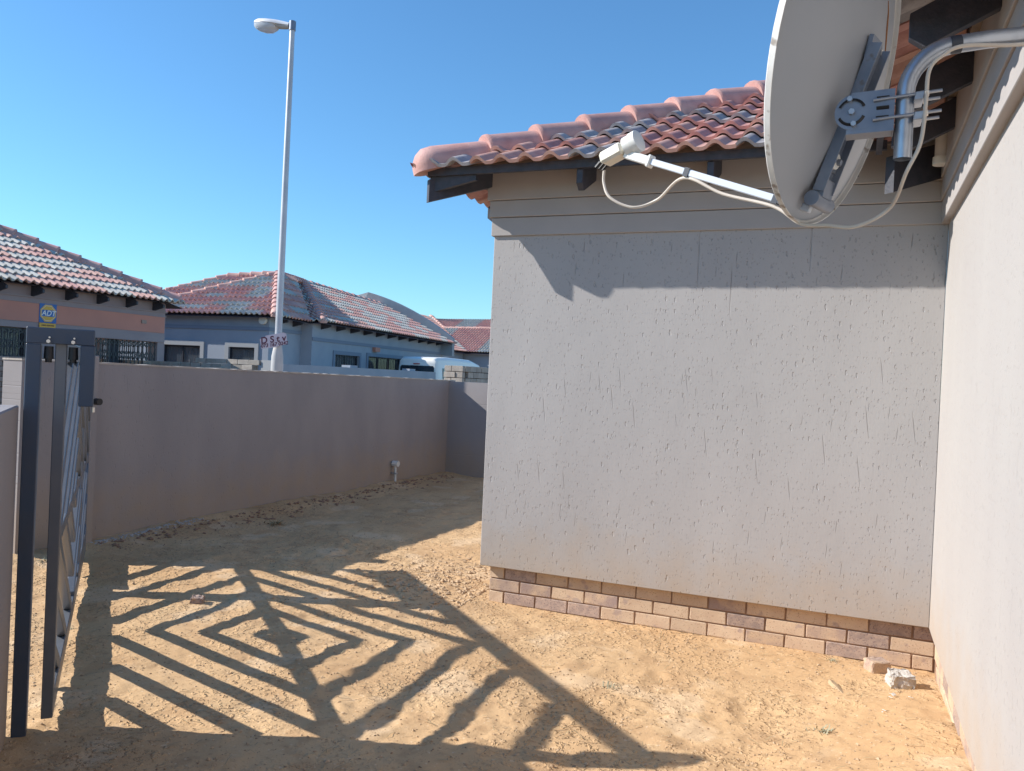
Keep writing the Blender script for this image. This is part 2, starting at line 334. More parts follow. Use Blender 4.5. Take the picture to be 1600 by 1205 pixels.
# ------------------------------------------------------------------ roof tiles
TW, GAUGE, TL = .332, .32, .40
def tile_mesh(ns, mat_, name='roof_tile', amp=1.0, th=.022, lift=.045):
    v = []; f = []
    prof = []
    for i in range(ns + 1):
        x = i / ns * (TW + .006); ph = (x / (TW / 2)) % 1.0 if i < ns else 0.0
        hgt = .036 * math.sin(math.pi * min(ph / .62, 1)) ** .9 if ph < .62 else -.003 * math.sin(math.pi * (ph - .62) / .38)
        prof.append((x, max(hgt, -.004) * amp))
    n = len(prof)
    for (y, zo) in ((0, lift), (TL, .003)):
        for (x, h) in prof: v.append((x, y, zo + h + th))
        for (x, h) in prof: v.append((x, y, zo + h))
    for i in range(n - 1):
        a = i; f.append((a, a + 1, a + 1 + 2 * n, a + 2 * n)); f.append((a + n, a + 3 * n, a + 1 + 3 * n, a + 1 + n)); f.append((a + n, a + n + 1, a + 1, a))
    f.append((0, 2 * n, 3 * n, n)); f.append((n - 1, 2 * n - 1, 4 * n - 1, 3 * n - 1))
    me = bpy.data.meshes.new(name); me.from_pydata(v, [], f); me.materials.append(mat_)
    bm = bmesh.new(); bm.from_mesh(me); bmesh.ops.recalc_face_normals(bm, faces=bm.faces); bm.to_mesh(me); bm.free()
    me.shade_smooth(); set_sharp(me, 50); return me
TILES_N = [tile_mesh(22, M[k]) for k in ('tile red', 'tile pink', 'tile grey')]
TILES_F = [tile_mesh(12, M[k], amp=1.5, th=.03, lift=.06) for k in ('far red', 'far pink', 'far grey')]
def cut_tile(me, mtx, planes):
    bm = bmesh.new(); bm.from_mesh(me); bm.transform(mtx)
    for (co, no) in planes:
        bmesh.ops.bisect_plane(bm, geom=bm.verts[:] + bm.edges[:] + bm.faces[:], plane_co=co, plane_no=no, clear_outer=True)
    if not bm.faces: bm.free(); return None
    bm.transform(mtx.inverted()); o = me.copy(); bm.to_mesh(o); bm.free(); return o
def tile_slope(poly, meshes, pick, out, lift=0, eave_first=True, u_off=0):
    """poly: 3D polygon, poly[0]->poly[1] is the eave; collects (matrix, mesh) for each tile"""
    P = [V(p) for p in poly]; e = (P[1] - P[0]).normalized(); n = V((0, 0, 0))
    for i in range(len(P)): n += P[i].cross(P[(i + 1) % len(P)])
    n.normalize(); n = -n if n.z < 0 else n
    s = n.cross(e).normalized()
    if s.z < 0: s = -s; 
    if e.cross(s).dot(n) < 0: e = -e; P0 = P[1]
    else: P0 = P[0]
    uv = [((p - P0).dot(e), (p - P0).dot(s)) for p in P]
    area = sum(uv[i][0] * uv[(i + 1) % len(uv)][1] - uv[(i + 1) % len(uv)][0] * uv[i][1] for i in range(len(uv)))
    if area < 0: uv = uv[::-1]
    umin, umax = min(a for a, b in uv), max(a for a, b in uv); vmax = max(b for a, b in uv)
    edges = []
    for i in range(len(uv)):
        a, b = uv[i], uv[(i + 1) % len(uv)]; d = (b[0] - a[0], b[1] - a[1]); l = math.hypot(*d)
        if l < 1e-6: continue
        nn = (d[1] / l, -d[0] / l); 
        if abs(a[1]) < 1e-3 and abs(b[1]) < 1e-3: continue     # the eave edge itself is not cut
        edges.append((a, nn))
    r = 0; v = -.03
    while v < vmax:
        c0 = math.floor((umin) / TW) - 1
        for c in range(c0, int((umax - umin) / TW) + 3 + c0 + 1):
            u = u_off + c * TW; quad = [(u, v), (u + TW, v), (u + TW, v + TL), (u, v + TL)]
            cuts = []; bad = False
            for (a, nn) in edges:
                ds = [(q[0] - a[0]) * nn[0] + (q[1] - a[1]) * nn[1] for q in quad]
                if min(ds) >= -.01: bad = True; break
                if max(ds) > 0.002: cuts.append((a, nn))
            if bad: continue
            m_ = frame_matrix(P0 + e * u + s * v + n * lift, e, s, n); me = meshes[pick(r, c)]
            if cuts:
                pl = []
                for (a, nn) in cuts:
                    wn = e * nn[0] + s * nn[1]; pl.append((P0 + e * a[0] + s * a[1] + n * lift, wn))
                me = cut_tile(me, m_, pl)
                if me is None or len(me.polygons) < 6: continue
            out.append((m_, me))
        v += GAUGE; r += 1
    return e, s, n
def place_tiles(lst, parent, limit=300, name='roof_tile'):
    lst.sort(key=lambda t: (t[0].to_translation() - CAM).length)
    for m_, me in lst[:limit]:
        link(bpy.data.objects.new(name, me), parent, m_)
    if lst[limit:]:
        bm = bmesh.new(); mats = []
        for m_, me in lst[limit:]:
            mt = me.materials[0]
            if mt not in mats: mats.append(mt)
            k = mats.index(mt); tmp = me.copy(); tmp.transform(m_); nf = len(bm.faces); bm.from_mesh(tmp); bm.faces.ensure_lookup_table()
            for f in bm.faces[nf:]: f.material_index = k
            bpy.data.meshes.remove(tmp)
        me = bpy.data.meshes.new('roof_tiles'); bm.to_mesh(me); bm.free()
        for mt in mats: me.materials.append(mt)
        tag(link(bpy.data.objects.new('roof_tiles', me), parent), kind='stuff')
def cap_mesh(mat_, L_=.44, r0=.125, r1=.105, starter=False, n=10):
    mb = MB(); secs = [(0, r0, 0), (.012, r0 + .006, 0), (.03, r0 + .006, 0), (.045, r0, 0), (L_, r1, 0)]
    if starter: secs = [(-.13, .02, -.03), (-.125, .06, -.02), (-.10, .09, -.008), (-.06, .115, 0), (0, r0, 0), (L_, r1, 0)]
    for (y, r, dz) in secs:
        for k in range(n + 1):
            a = math.pi * k / n; mb.v.append((r * math.cos(a) * 1.05, y, r * math.sin(a) * .92 + dz))
        mb.v.append((-r * 1.05, y, -.05)); mb.v.append((r * 1.05, y, -.05))
    q = n + 3
    for i in range(len(secs) - 1):
        for k in range(q):
            k2 = (k + 1) % q; mb.f.append((i * q + k, i * q + k2, (i + 1) * q + k2, (i + 1) * q + k)); mb.mi.append(0)
    mb.f.append(tuple(range(q))); mb.f.append(tuple((len(secs) - 1) * q + k for k in range(q))[::-1]); mb.mi += [0, 0]
    me = mb.mesh('ridge_cap', mat_, True); set_sharp(me, 45); return me
CAP = cap_mesh(M['ridge']); CAP0 = cap_mesh(M['ridge'], starter=True)
CAPF = cap_mesh(M['far red'], n=6); CAPF0 = cap_mesh(M['far pink'], starter=True, n=6); CAPP = cap_mesh(M['far pink'], n=6)
def caps(p, q, parent, lift=.045, me=None, me0=None, starter=True, step=.39, scale=1.0):
    p, q = V(p), V(q); d = q - p; L_ = d.length; d.normalize(); x = d.cross(V((0, 0, 1))).normalized(); z = x.cross(d); k = 0; s = 0.10 if starter else 0
    me = me or CAP; me0 = me0 or CAP0
    while s < L_ - .15:
        t = V((0, 0, .012)) * ((k % 2))
        b = frame_matrix(p + d * s + z * (lift + random.uniform(-.004, .004)), x, d, z) @ Matrix.Rotation(-.05, 4, 'X') @ Matrix.Rotation(random.uniform(-.012, .012), 4, 'Z') @ Matrix.Scale(scale, 4)
        link(bpy.data.objects.new('ridge_cap', me0 if (k == 0 and starter) else me), parent, b); s += step; k += 1

# ------------------------------------------------------------------ our house
HW = 2.79; ZT = 2.535; ZE = 2.895; PK = .488; OV = .385
house = thing('house', (-HW, 0, 0), 'greige plastered house with red tiled roof and face brick plinth filling the right side', 'house')
mb = MB()
mb.box(-HW, 0, 0, .22, .262, 2.542)                                    # plaster skin of the wall facing the yard
wallA = mb.build('wall', M['wallA'], house, bevel=.004)
mb = MB(); mb.box(-HW, -HW + .22, .22, 7.5, .262, 2.542); mb.build('wall', M['wallB'], house)
mb = MB(); mb.box(0, .22, -7.5, .0, .262, 2.542); wallB = mb.build('wall', M['wallB'], house)
mb = MB(); mb.box(-HW - .016, .19, -.018, .2, 2.539, 2.662); mb.box(-.040, .2, -7.5, -.018, 2.539, 2.662); mb.build('cornice', M['cornice'], house, bevel=.003)
mb = MB(); mb.box(-HW - .030, .19, -.032, .2, 2.665, 2.777); mb.box(-.050, .2, -7.5, -.032, 2.665, 2.777); mb.build('cornice', M['cornice'], house, bevel=.003)
mb = MB(); mb.box(-HW - .044, .19, -.046, .2, 2.780, 3.02); mb.box(-.060, .2, -7.5, -.046, 2.780, 3.02); mb.box(-HW - .044, -HW + .18, .2, 7.5, 2.54, 3.02); mb.build('cornice', M['cornice'], house, bevel=.003)
# plinth : mortar core and face bricks
mb = MB(); mb.box(-HW + .063, .25, .063, .23, -.25, .258); mb.box(.043, .25, -7.5, .063, -.25, .258); mb.box(-HW + .063, -HW + .23, .23, 7.5, -.25, .258)
plinth = mb.build('plinth', M['mortar'], house)
def brick_mesh(l, h, d, mat_, seed):
    r = random.Random(seed); mb = MB(); mb.box(-l / 2, l / 2, -d / 2, d / 2, -h / 2, h / 2); me = mb.mesh('brick', mat_); bevel_mesh(me, .0035)
    for v_ in me.vertices: v_.co += V([r.uniform(-.0022, .0022) for _ in range(3)])
    return me
BR = {k: [brick_mesh(.222, .075, .09, M[n_], s) for s in range(3)] for k, n_ in (('c', 'brick cream'), ('p', 'brick purple'), ('m', 'brick mix'))}
HB = {k: brick_mesh(.106, .075, .09, M[n_], 9) for k, n_ in (('c', 'brick cream'), ('p', 'brick purple'), ('m', 'brick mix'))}
rowsA = ['cpcccccmcccppm', 'mmcmcccpcmpcc', 'cpppccccmcpmcp', 'mccmcmccpcmcc']
for r in range(4):
    z = .262 - .010 - .0375 - r * .085; off = 0 if r % 2 == 0 else .116
    x = -HW + .055; i = 0
    while x < -.02:
        L_ = .106 if (i == 0 and r % 2 == 0) else .222
        if x + L_ > .035: L_ = .106
        k = rowsA[r][i % len(rowsA[r])]; me = (HB[k] if L_ < .2 else random.choice(BR[k]))
        if x + L_ < .08: link(bpy.data.objects.new('brick', me), plinth, Matrix.Translation((x + L_ / 2, .055 + .045 + random.uniform(-.0015, .0015), z)) @ Matrix.Rotation(random.uniform(-.004, .004), 4, 'Y'))
        x += L_ + .0095; i += 1
for r in range(3):
    z = .262 - .010 - .0375 - r * .085; y = .02 - (0 if r % 2 else .116)
    while y > -5.2:
        k = random.choice('ccccmmp'); link(bpy.data.objects.new('brick', random.choice(BR[k])), plinth, Matrix.Translation((.035 + .045, y - .111, z)) @ Matrix.Rotation(math.pi / 2, 4, 'Z')); y -= .2315
for r in range(4):
    z = .262 - .010 - .0375 - r * .085; y = .045 + (0.232 if r % 2 else .116)
    while y < 3.2:
        k = random.choice('ccccmmp'); link(bpy.data.objects.new('brick', random.choice(BR[k])), plinth, Matrix.Translation((-HW + .055 + .045, y + .02, z)) @ Matrix.Rotation(math.pi / 2, 4, 'Z')); y += .2315
# side windows (sunlit side facing the boundary wall)
def window(parent, P0, d, n, u0, u1, z0, z1, mull=1, bars=0, curtain=False, set_in=.06, frame_m='frame', ft=.045):
    P0, d, n = V(P0), V(d), V(n); mb = MB(); o = P0 - n * set_in
    def b(a, c, e, f): mb.obox(o + d * a + V((0, 0, e)), d * (c - a), n * .04, (0, 0, f - e))
    b(u0, u1, z1 - ft, z1); b(u0, u1, z0, z0 + ft); b(u0, u0 + ft, z0 + ft, z1 - ft); b(u1 - ft, u1, z0 + ft, z1 - ft)
    for k in range(mull):
        c = u0 + (u1 - u0) * (k + 1) / (mull + 1); b(c - ft * .4, c + ft * .4, z0 + ft, z1 - ft)
    fr = mb.build('window_frame', M[frame_m], parent)
    for k in range(mull + 1):
        a = u0 + (u1 - u0) * k / (mull + 1) + ft * .5; c = u0 + (u1 - u0) * (k + 1) / (mull + 1) - ft * .5
        mb = MB(); mb.obox(o + d * a + V((0, 0, z0 + .02)) - n * .002, d * (c - a), n * .006, (0, 0, z1 - z0 - .04)); mb.build('pane', M['glass'] if not curtain else M['glass thin'], fr)
    if curtain:
        mb = MB(); K = 40; L_ = u1 - u0
        for k in range(K + 1):
            u = u0 + L_ * k / K; off = -.06 - .02 * math.sin(k * 1.9); mb.v += [tuple(o + d * u + n * off + V((0, 0, z0))), tuple(o + d * u + n * off + V((0, 0, z1)))]
        for k in range(K): mb.f.append((2 * k, 2 * k + 2, 2 * k + 3, 2 * k + 1)); mb.mi.append(0)
        mb.build('curtain', M['curtain'], fr)
    if bars:
        mb = MB(); nb = bars
        for k in range(nb):
            u = u0 + (u1 - u0) * (k + .5) / nb; mb.bar(o + d * u + n * .05 + V((0, 0, z0)), o + d * u + n * .05 + V((0, 0, z1)), .014, .014, d)
        mb.bar(o + d * u0 + n * .062 + V((0, 0, z0 + (z1 - z0) * .3)), o + d * u1 + n * .062 + V((0, 0, z0 + (z1 - z0) * .3)), .016, .008)
        mb.build('burglar_bars', M['frame'], fr)
    return fr
gt = bpy.data.materials.new('clear pane'); gt.use_nodes = True; q = gt.node_tree.nodes['Principled BSDF']; q.inputs['Roughness'].default_value = .03; q.inputs['Alpha'].default_value = .35; q.inputs['Base Color'].default_value = (.1, .12, .14, 1); M['glass thin'] = gt
# roof of the wing and of the main block
Lx = -HW - OV; tiles = []
colors = [0, 0, 1, 2]
def pick_near(r, c):
    h = random.Random('n%d.%d' % (r, c)).random(); return 2 if h < .27 else (1 if h < .60 else 0)
RUN = 3.1
A0 = (Lx, -OV, ZE); A1 = (-OV, -OV, ZE); A2 = (-OV + RUN, -OV + RUN, ZE + PK * RUN); A3 = (Lx + RUN, -OV + RUN, ZE + PK * RUN)
fr_rows = 'ggppppgppppppppgg'
def pick_A(r, c):
    if r == 0: return {0: 2, 1: 1, 2: 1, 3: 2, 4: 1, 5: 1, 6: 2, 7: 1}.get(c, 1)
    h = random.Random('a%d.%d' % (r, c)).random(); return 2 if h < .27 else (0 if h < .72 else 1)
tile_slope([A0, A1, A2, A3], TILES_N, pick_A, tiles, u_off=.05)
tile_slope([(Lx, 4.6, ZE), (Lx, -OV, ZE), (Lx + RUN, -OV + RUN, ZE + PK * RUN), (Lx + RUN, 4.6, ZE + PK * RUN)][:2] + [(Lx + RUN, -OV + RUN, ZE + PK * RUN), (Lx + RUN, 4.6, ZE + PK * RUN)], TILES_N, pick_near, tiles)
OB = .435; ZB_ = ZE - PK * (OB - OV)
tile_slope([(-OB, -OV, ZB_), (-OB, -6.6, ZB_), (-OV + 1.15, -6.6, ZE + PK * 1.15), (-OV + 1.15, -OV + 1.15, ZE + PK * 1.15)], TILES_N, pick_near, tiles, u_off=.1)
mb = MB(); dn = V((0, 0, -.055))
def slab(mb, poly, t=.02): mb.prism([V(p) + dn for p in poly], (0, 0, -t))
slab(mb, [(-HW + .03, .03, ZE + PK * (OV + .03)), (.03, .03, ZE + PK * (OV + .03)), A2, A3])
slab(mb, [(-HW + .02, .04, ZE + PK * (OV + .02)), (Lx + RUN, -OV + RUN, ZE + PK * RUN), (Lx + RUN, 4.6, ZE + PK * RUN), (-HW + .02, 4.6, ZE + PK * (OV + .02))])
slab(mb, [(.02, -6.6, ZE + PK * (OV + .02)), (.9, -6.6, ZE + PK * (.9 + OV)), (.9, .9, ZE + PK * (.9 + OV)), (.02, .02, ZE + PK * (OV + .02))])
roof = mb.build('roof', M['underlay'], house)
place_tiles(tiles, roof, 300)
caps((Lx, -OV, ZE), A3, roof, lift=.05)
# battens under the eaves and dark rafters
mb = MB(); md = MB(); md.bar((Lx + .04, -OV + .04, ZE + .014), (-OV + .04, -OV + .04, ZE + .014), .05, .03); md.bar((-OB + .05, -OV + .04, ZB_ + .014), (-OB + .05, -6.5, ZB_ + .014), .05, .03)
for k in range(1, 3):
    w = .03 + .14 * k
    if OV - w < -.02: continue
    z = ZE + PK * w - .012
    mb.bar((Lx + w, -OV + w, z), (-OV + w, -OV + w, z), .036, .036); mb.bar((-OV + w, -OV + w, z), (-OV + w, -6.5, z), .036, .036); mb.bar((Lx + w, -OV + w, z), (Lx + w, 4.5, z), .036, .036)
mb.build('batten', M['batten'], roof); md.build('eave_batten', M['timber'], roof)
def rafter(p, d, h=.112, t=.04, out=.335):
    """rafter tail at wall point p, pointing along horizontal unit d (outwards), lying under the tiles"""
    p, d = V(p), V(d); s = d.cross(V((0, 0, 1)))
    top0 = ZE + PK * OV - .04; a = p - d * .3; mb = MB()
    def P(u, dz): return p + d * u + V((0, 0, top0 - PK * u + dz)) - s * t / 2
    poly = [P(-.3, 0), P(out, 0), P(out, -h * .75), P(out - .05, -h * 1.3), P(-.3, -h * 1.3)]
    mb.prism(poly, s * t); return mb.build('rafter', M['timber'], house, bevel=.002)
for x in (-2.08, -1.28, -.50): rafter((x, 0, 0), (0, -1, 0))
for y in (-.72, -1.35, -2.05, -2.75, -3.45, -4.15, -4.85): rafter((0, y, 0), (-1, 0, 0))
for y in (.62, 1.42, 2.22, 3.02, 3.82): rafter((-HW, y, 0), (-1, 0, 0))
# hip rafter and the corner rafters beside it
mb = MB(); sq = V((-1, -1, 0)).normalized(); s2 = sq.cross(V((0, 0, 1))); kk = PK / math.sqrt(2); L_ = (OV - .04) * math.sqrt(2)
def HP(u, dz): return V((-HW, 0, ZE + PK * OV - .05)) + sq * u + V((0, 0, -kk * u + dz)) - s2 * .025
mb.prism([HP(-.3, 0), HP(L_, 0), HP(L_, -.15), HP(-.3, -.15)], s2 * .05); mb.build('hip_rafter', M['timber'], house)
mb = MB(); mb.prism([(-HW - OV + .05, -OV + .05, ZE - .115), (-HW + .0, -OV + .05, ZE - .045), (-HW + .0, -OV + .05, ZE + .0), (-HW - OV + .05, -OV + .05, ZE + .0)], (0, .03, 0)); mb.build('fascia_board', M['timber'], house)
mb = MB(); sq = V((-1, -1, 0)).normalized()
def VP_(u, dz): return V((0, 0, ZE + PK * OV - .07)) + sq * u + V((0, 0, -kk * u + dz)) - s2 * .03
mb.prism([VP_(-.3, 0), VP_(.46, 0), VP_(.46, -.2), VP_(-.3, -.2)], s2 * .06); mb.build('valley_rafter', M['timber'], house)
window(house, (-HW, 0, 0), (0, 1, 0), (-1, 0, 0), 1.9, 3.4, 1.0, 2.1, 1, set_in=-.03)
mb = MB(); mb.tube([(-.075, -.30, 2.84), (-.075, -.30, 2.80)], .045, 16); mb.tube([(-.075, -.30, 3.0), (-.075, -.30, 2.84)], .036, 16)
tag(mb.build('vent_pipe', M['white plastic'], None, True), 'short white plastic pipe end hanging under the eaves at the inner corner', 'pipe')

# ------------------------------------------------------------------ boundary walls
mb = MB(); mb.box(-6.56, -6.35, -.80, 6.66, -.2, 1.50)
v = [list(x) for x in mb.v]
mb.v = [(x, y, (1.548 - (y + .8) * .0075 - .012) if z > 1 else z) for x, y, z in mb.v]
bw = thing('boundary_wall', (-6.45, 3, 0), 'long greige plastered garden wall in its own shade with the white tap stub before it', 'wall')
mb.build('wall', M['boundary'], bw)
mb = MB(); n = 90; x0, x1 = -6.565, -6.344
for k in range(n + 1):
    y = -.806 + 7.47 * k / n; z = 1.548 - (y + .8) * .0075 - .012; j = random.uniform(-.003, .003)
    jz = random.uniform(-.004, .004)
    for (xx, zz) in ((x0, z + .0), (x1 + j, z), (x1 + j, z + .014 + jz), (x0, z + .014)): mb.v.append((xx, y, zz))
for k in range(n):
    for q in range(4): mb.f.append((4 * k + q, 4 * k + (q + 1) % 4, 4 * k + 4 + (q + 1) % 4, 4 * k + 4 + q)); mb.mi.append(0)
mb.f += [(0, 1, 2, 3), tuple(4 * n + q for q in (3, 2, 1, 0))]; mb.mi += [0, 0]
mb.build('coping', M['coping'], bw)
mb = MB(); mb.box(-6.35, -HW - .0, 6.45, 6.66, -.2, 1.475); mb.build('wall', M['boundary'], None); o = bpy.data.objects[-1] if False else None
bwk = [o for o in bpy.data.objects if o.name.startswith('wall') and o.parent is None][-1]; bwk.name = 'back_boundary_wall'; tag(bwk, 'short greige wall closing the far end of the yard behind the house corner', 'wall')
# foreground wall that carries the gate guide
G = V((-.7408, .6717, 0)); GN = V((.6717, .7408, 0))
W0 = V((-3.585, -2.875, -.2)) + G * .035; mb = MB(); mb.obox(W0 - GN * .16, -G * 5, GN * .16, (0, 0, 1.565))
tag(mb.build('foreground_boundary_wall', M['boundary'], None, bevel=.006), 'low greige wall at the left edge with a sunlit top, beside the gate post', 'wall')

# ------------------------------------------------------------------ sliding gate (local axes: along G = s, GN = n, z)
G0 = V((-3.520, -2.740, 0)); GL = 3.35; GH = 1.635
gate = thing('sliding_gate', tuple(G0), 'charcoal steel gate leaf with concentric diamond bars seen nearly edge on', 'gate')
def gp(s, z, n=0): return G0 + G * s + GN * n + V((0, 0, z))
def gbar(name, a, b, w, d, n=0, mt='gate', bevel=.003, par=None):
    mb = MB(); p, q = gp(a[0], a[1], n), gp(b[0], b[1], n); t = (q - p).normalized(); sd = t.cross(GN).normalized()
    mb.obox(p - sd * w / 2 - GN * d / 2, q - p, sd * w, GN * d); return mb.build(name, M[mt], par or gate, bevel=bevel)
FD = .044
gbar('stile', (.025, .05), (.025, GH), .05, FD); gbar('stile', (GL - .025, .05), (GL - .025, GH), .05, FD)
gbar('top_rail', (.05, GH - .045), (GL - .05, GH - .045), .085, FD); gbar('bottom_rail', (.05, .10), (GL - .05, .10), .10, FD)
S0, S1, Z0, Z1 = .05, GL - .05, .15, GH - .088; CS, CZ, KS = 1.50, .80, .49
gbar('middle_rail', (S0, CZ), (S1, CZ), .055, .0385)
gbar('upright', (2.27, Z0), (2.37, Z1), .165, .0392)
gbar('rack_plate', (2.42, .185), (GL - .05, .185), .068, .043)
gbar('brace_plate', (2.42, Z1 - .055), (GL - .05, Z1 - .055), .108, .043)
def clip(p, q):
    t0, t1 = 0, 1; d = (q[0] - p[0], q[1] - p[1])
    for pp, qq in ((-d[0], p[0] - S0), (d[0], S1 - p[0]), (-d[1], p[1] - Z0), (d[1], Z1 - p[1])):
        if abs(pp) < 1e-9:
            if qq < 0: return None
        else:
            r = qq / pp
            if pp < 0: t0 = max(t0, r)
            else: t1 = min(t1, r)
    if t1 - t0 < .02: return None
    return (p[0] + d[0] * t0, p[1] + d[1] * t0), (p[0] + d[0] * t1, p[1] + d[1] * t1)
for i, c in enumerate((.082, .28, .48, .71, .95, 1.19, 1.43)):
    for sx in (-1, 1):
        for sz in (-1, 1):
            ap = (CS + sx * c / KS, CZ); tp = (CS, CZ + sz * c)
            r = clip(ap, tp)
            if not r: continue
            a, b = r
            gbar('slat', a, b, .056 if c > .1 else .046, .040 + .0004 * (i + (sx > 0) * 3 + (sz > 0)), .0)
mb = MB()
for s in (.5, 2.8): mb.tube([gp(s, .045, -.012), gp(s, .045, .012)], .04, 16)
mb.build('wheel', M['rubber'], gate)
# guide frame with rollers
gd = thing('gate_guide', tuple(gp(.02, 0, -.095)), 'dark steel post and bracket with two hanging rollers holding the gate upright', 'gate guide')
mb = MB(); mb.obox(gp(-.03, -.1, -.126), G * .06, GN * .055, (0, 0, 1.72)); mb.build('post', M['gate worn'], gd, bevel=.003)
mb = MB(); mb.obox(gp(-.031, 1.622 + .0, -.126), G * .062, GN * .250, (0, 0, .066)); mb.build('bracket', M['gate worn'], gd, bevel=.003)
mb = MB(); mb.obox(gp(-.03, 1.365, .072), G * .06, GN * .055, (0, 0, .256)); mb.build('drop_arm', M['gate worn'], gd, bevel=.003)
for n in (-.045, .045):
    mb = MB(); mb.tube([gp(.0, 1.612, n), gp(.0, 1.56, n)], [.017, .019], 16); mb.tube([gp(.0, 1.56, n), gp(.0, 1.545, n)], .013, 12); rl = mb.build('roller', M['rubber'], gd, True)
    mb = MB(); mb.tube([gp(-.034, 1.632, n), gp(-.050, 1.632, n)], .008, 6); mb.tube([gp(-.034, 1.648, n + .004), gp(-.05, 1.648, n + .004)], .004, 6); mb.build('bolt', M['bolt'], rl)
# catch post and lock on the long wall
cp = thing('gate_catch_post', (-6.33, -.22, 0), 'narrow grey post on the long wall with a round black lock knob', 'post')
mb = MB(); mb.box(-6.349, -6.27, -.30, -.17, -.05, 1.60); mb.build('post', M['boundary'], cp, bevel=.003)
mb = MB(); mb.tube([(-6.27, -.235, 1.22), (-6.20, -.235, 1.22)], .012, 10); mb.tube([(-6.22, -.235, 1.22), (-6.17, -.235, 1.22)], .028, 14); mb.build('lock_knob', M['rubber'], cp, True)
mb = MB(); mb.tube([(-6.24, -.235, 1.17), (-6.24, -.235, 1.13)], .012, 8); mb.build('key_tag', M['bolt'], cp)

# ------------------------------------------------------------------ white tap stub
st = thing('standpipe', (-6.29, 4.79, 0), 'white plastic pipe stub with round cap standing at the foot of the long wall', 'pipe')
mb = MB(); mb.tube(spline([(-6.28, 4.79, -.02), (-6.285, 4.79, .15), (-6.29, 4.79, .27)]), .016, 10); mb.build('pipe', M['white plastic'], st, True)
mb = MB(); mb.tube([(-6.33, 4.79, .305), (-6.245, 4.79, .305)], .042, 16); mb.build('cap', M['white plastic'], st, True)
mb = MB(); mb.box(-6.347, -6.262, 4.765, 4.815, .16, .18); mb.build('clip', M['galv'], st)

# ------------------------------------------------------------------ satellite dish
az, ev = math.radians(17.336), math.radians(12.356)
DN = V((-math.cos(az) * math.cos(ev), math.sin(az) * math.cos(ev), math.sin(ev))); DR = V((0, 0, 1)).cross(DN).normalized(); DU = DN.cross(DR)
DC = V((-.547, -2.727, 2.491)); DA, DB = .404, .440
def dp(r, u, n): return DC + DR * r + DU * u + DN * n
dish = thing('satellite_dish', (-.37, -2.87, 2.3), 'big pale grey satellite dish seen from behind, clamped to the bent pipe', 'satellite dish')
mb = MB(); nr, na = 14, 64
def dsurf(f, a, off=0): return dp(DA * f * math.cos(a), DB * f * math.sin(a), -.082 * (1 - f * f) + off)
for side, off in ((0, 0), (1, -.003)):
    b = len(mb.v)
    for i in range(nr + 1):
        for k in range(na): mb.v.append(tuple(dsurf(max(i / nr, .002), 2 * math.pi * k / na, off)))
    for i in range(nr):
        for k in range(na):
            k2 = (k + 1) % na; mb.f.append((b + i * na + k, b + i * na + k2, b + (i + 1) * na + k2, b + (i + 1) * na + k)); mb.mi.append(0)
refl = mb.build('reflector', M['dish'], dish, True)
mb = MB(); sec = [(1.0, .001), (1.012, .001), (1.022, -.003), (1.024, -.018), (1.018, -.018), (1.014, -.006), (1.0, -.004)]
for k in range(na):
    a = 2 * math.pi * k / na
    for (f, o_) in sec: mb.v.append(tuple(dp(DA * f * math.cos(a), DB * f * math.sin(a), o_)))
S_ = len(sec)
for k in range(na):
    k2 = (k + 1) % na
    for j in range(S_): mb.f.append((k * S_ + j, k * S_ + (j + 1) % S_, k2 * S_ + (j + 1) % S_, k2 * S_ + j)); mb.mi.append(0)
mb.build('rim', M['dish rim'], dish, True)
mb = MB()
sc = [(-.10, .20), (-.115, .17), (-.125, .13), (-.15, .09), (-.175, .055)]
pts = []
for (r, u) in sc:
    f = math.hypot(r / DA, u / DB); pts.append(dp(r, u, -.082 * (1 - f * f) - .004))
mb.tube(spline(pts, 5), [.0008 + .0022 * math.sin(math.pi * min(1, i / 20.)) for i in range(21)], 6); mb.build('rust_scratch', M['rust'], dish)
# channel on the back
mb = MB()
def chan(r0, r1, u0, u1, n0, n1): k_ = lambda u: (.03 - u) * .13; a_ = dp(r0, u0, n0 + k_(u0)); mb.obox(a_, DR * (r1 - r0), dp(r0, u1, n0 + k_(u1)) - a_, DN * (n1 - n0))
chan(-.034, .034, -.36, .04, -.108, -.104); chan(-.038, -.034, -.36, .04, -.128, -.096); chan(.034, .038, -.36, .04, -.128, -.096)
mb.build('back_channel', M['galv dark'], dish)
mb = MB(); mb.prism([dp(.030 * math.cos(a) + .004, -.272 + .022 * math.sin(a), -.074) for a in [2 * math.pi * k / 20 for k in range(20)]], -DN * .004); tab = mb.build('bracket_tab', M['white plastic'], dish)
mb = MB(); mb.tube([dp(-.006, -.272, -.076), dp(-.006, -.272, -.088)], .009, 6); mb.tube([dp(.016, -.272, -.076), dp(.016, -.272, -.082)], .006, 10); mb.build('bolt', M['galv dark'], tab)
for (u0, u1) in ((.0, .07), (-.30, -.24)):
    mb = MB(); nn = -.082 * (1 - ((u0 + u1) / 2 / DB) ** 2) - .006; poly = []
    for k in range(13):
        a = -math.pi / 2 + math.pi * k / 12; poly.append(dp(-.03 - .032 * math.cos(a), (u0 + u1) / 2 + .03 * math.sin(a), nn))
    poly += [dp(.03, u1 - .005, nn), dp(.03, u0 + .005, nn)]
    mb.prism(poly, -DN * .012); lug = mb.build('mounting_lug', M['galv'] if u0 < 0 else M['galv dark'], dish)
    mb = MB(); mb.tube([dp(-.035, (u0 + u1) / 2, nn - .012), dp(-.035, (u0 + u1) / 2, nn - .022)], .009, 6); mb.build('bolt', M['bolt'], lug)
mb = MB(); mb.tube([dp(-.075, -.385, -.055), dp(.055, -.385, -.055)], .021, 16); mb.build('lower_clamp', M['galv dark'], dish, True)
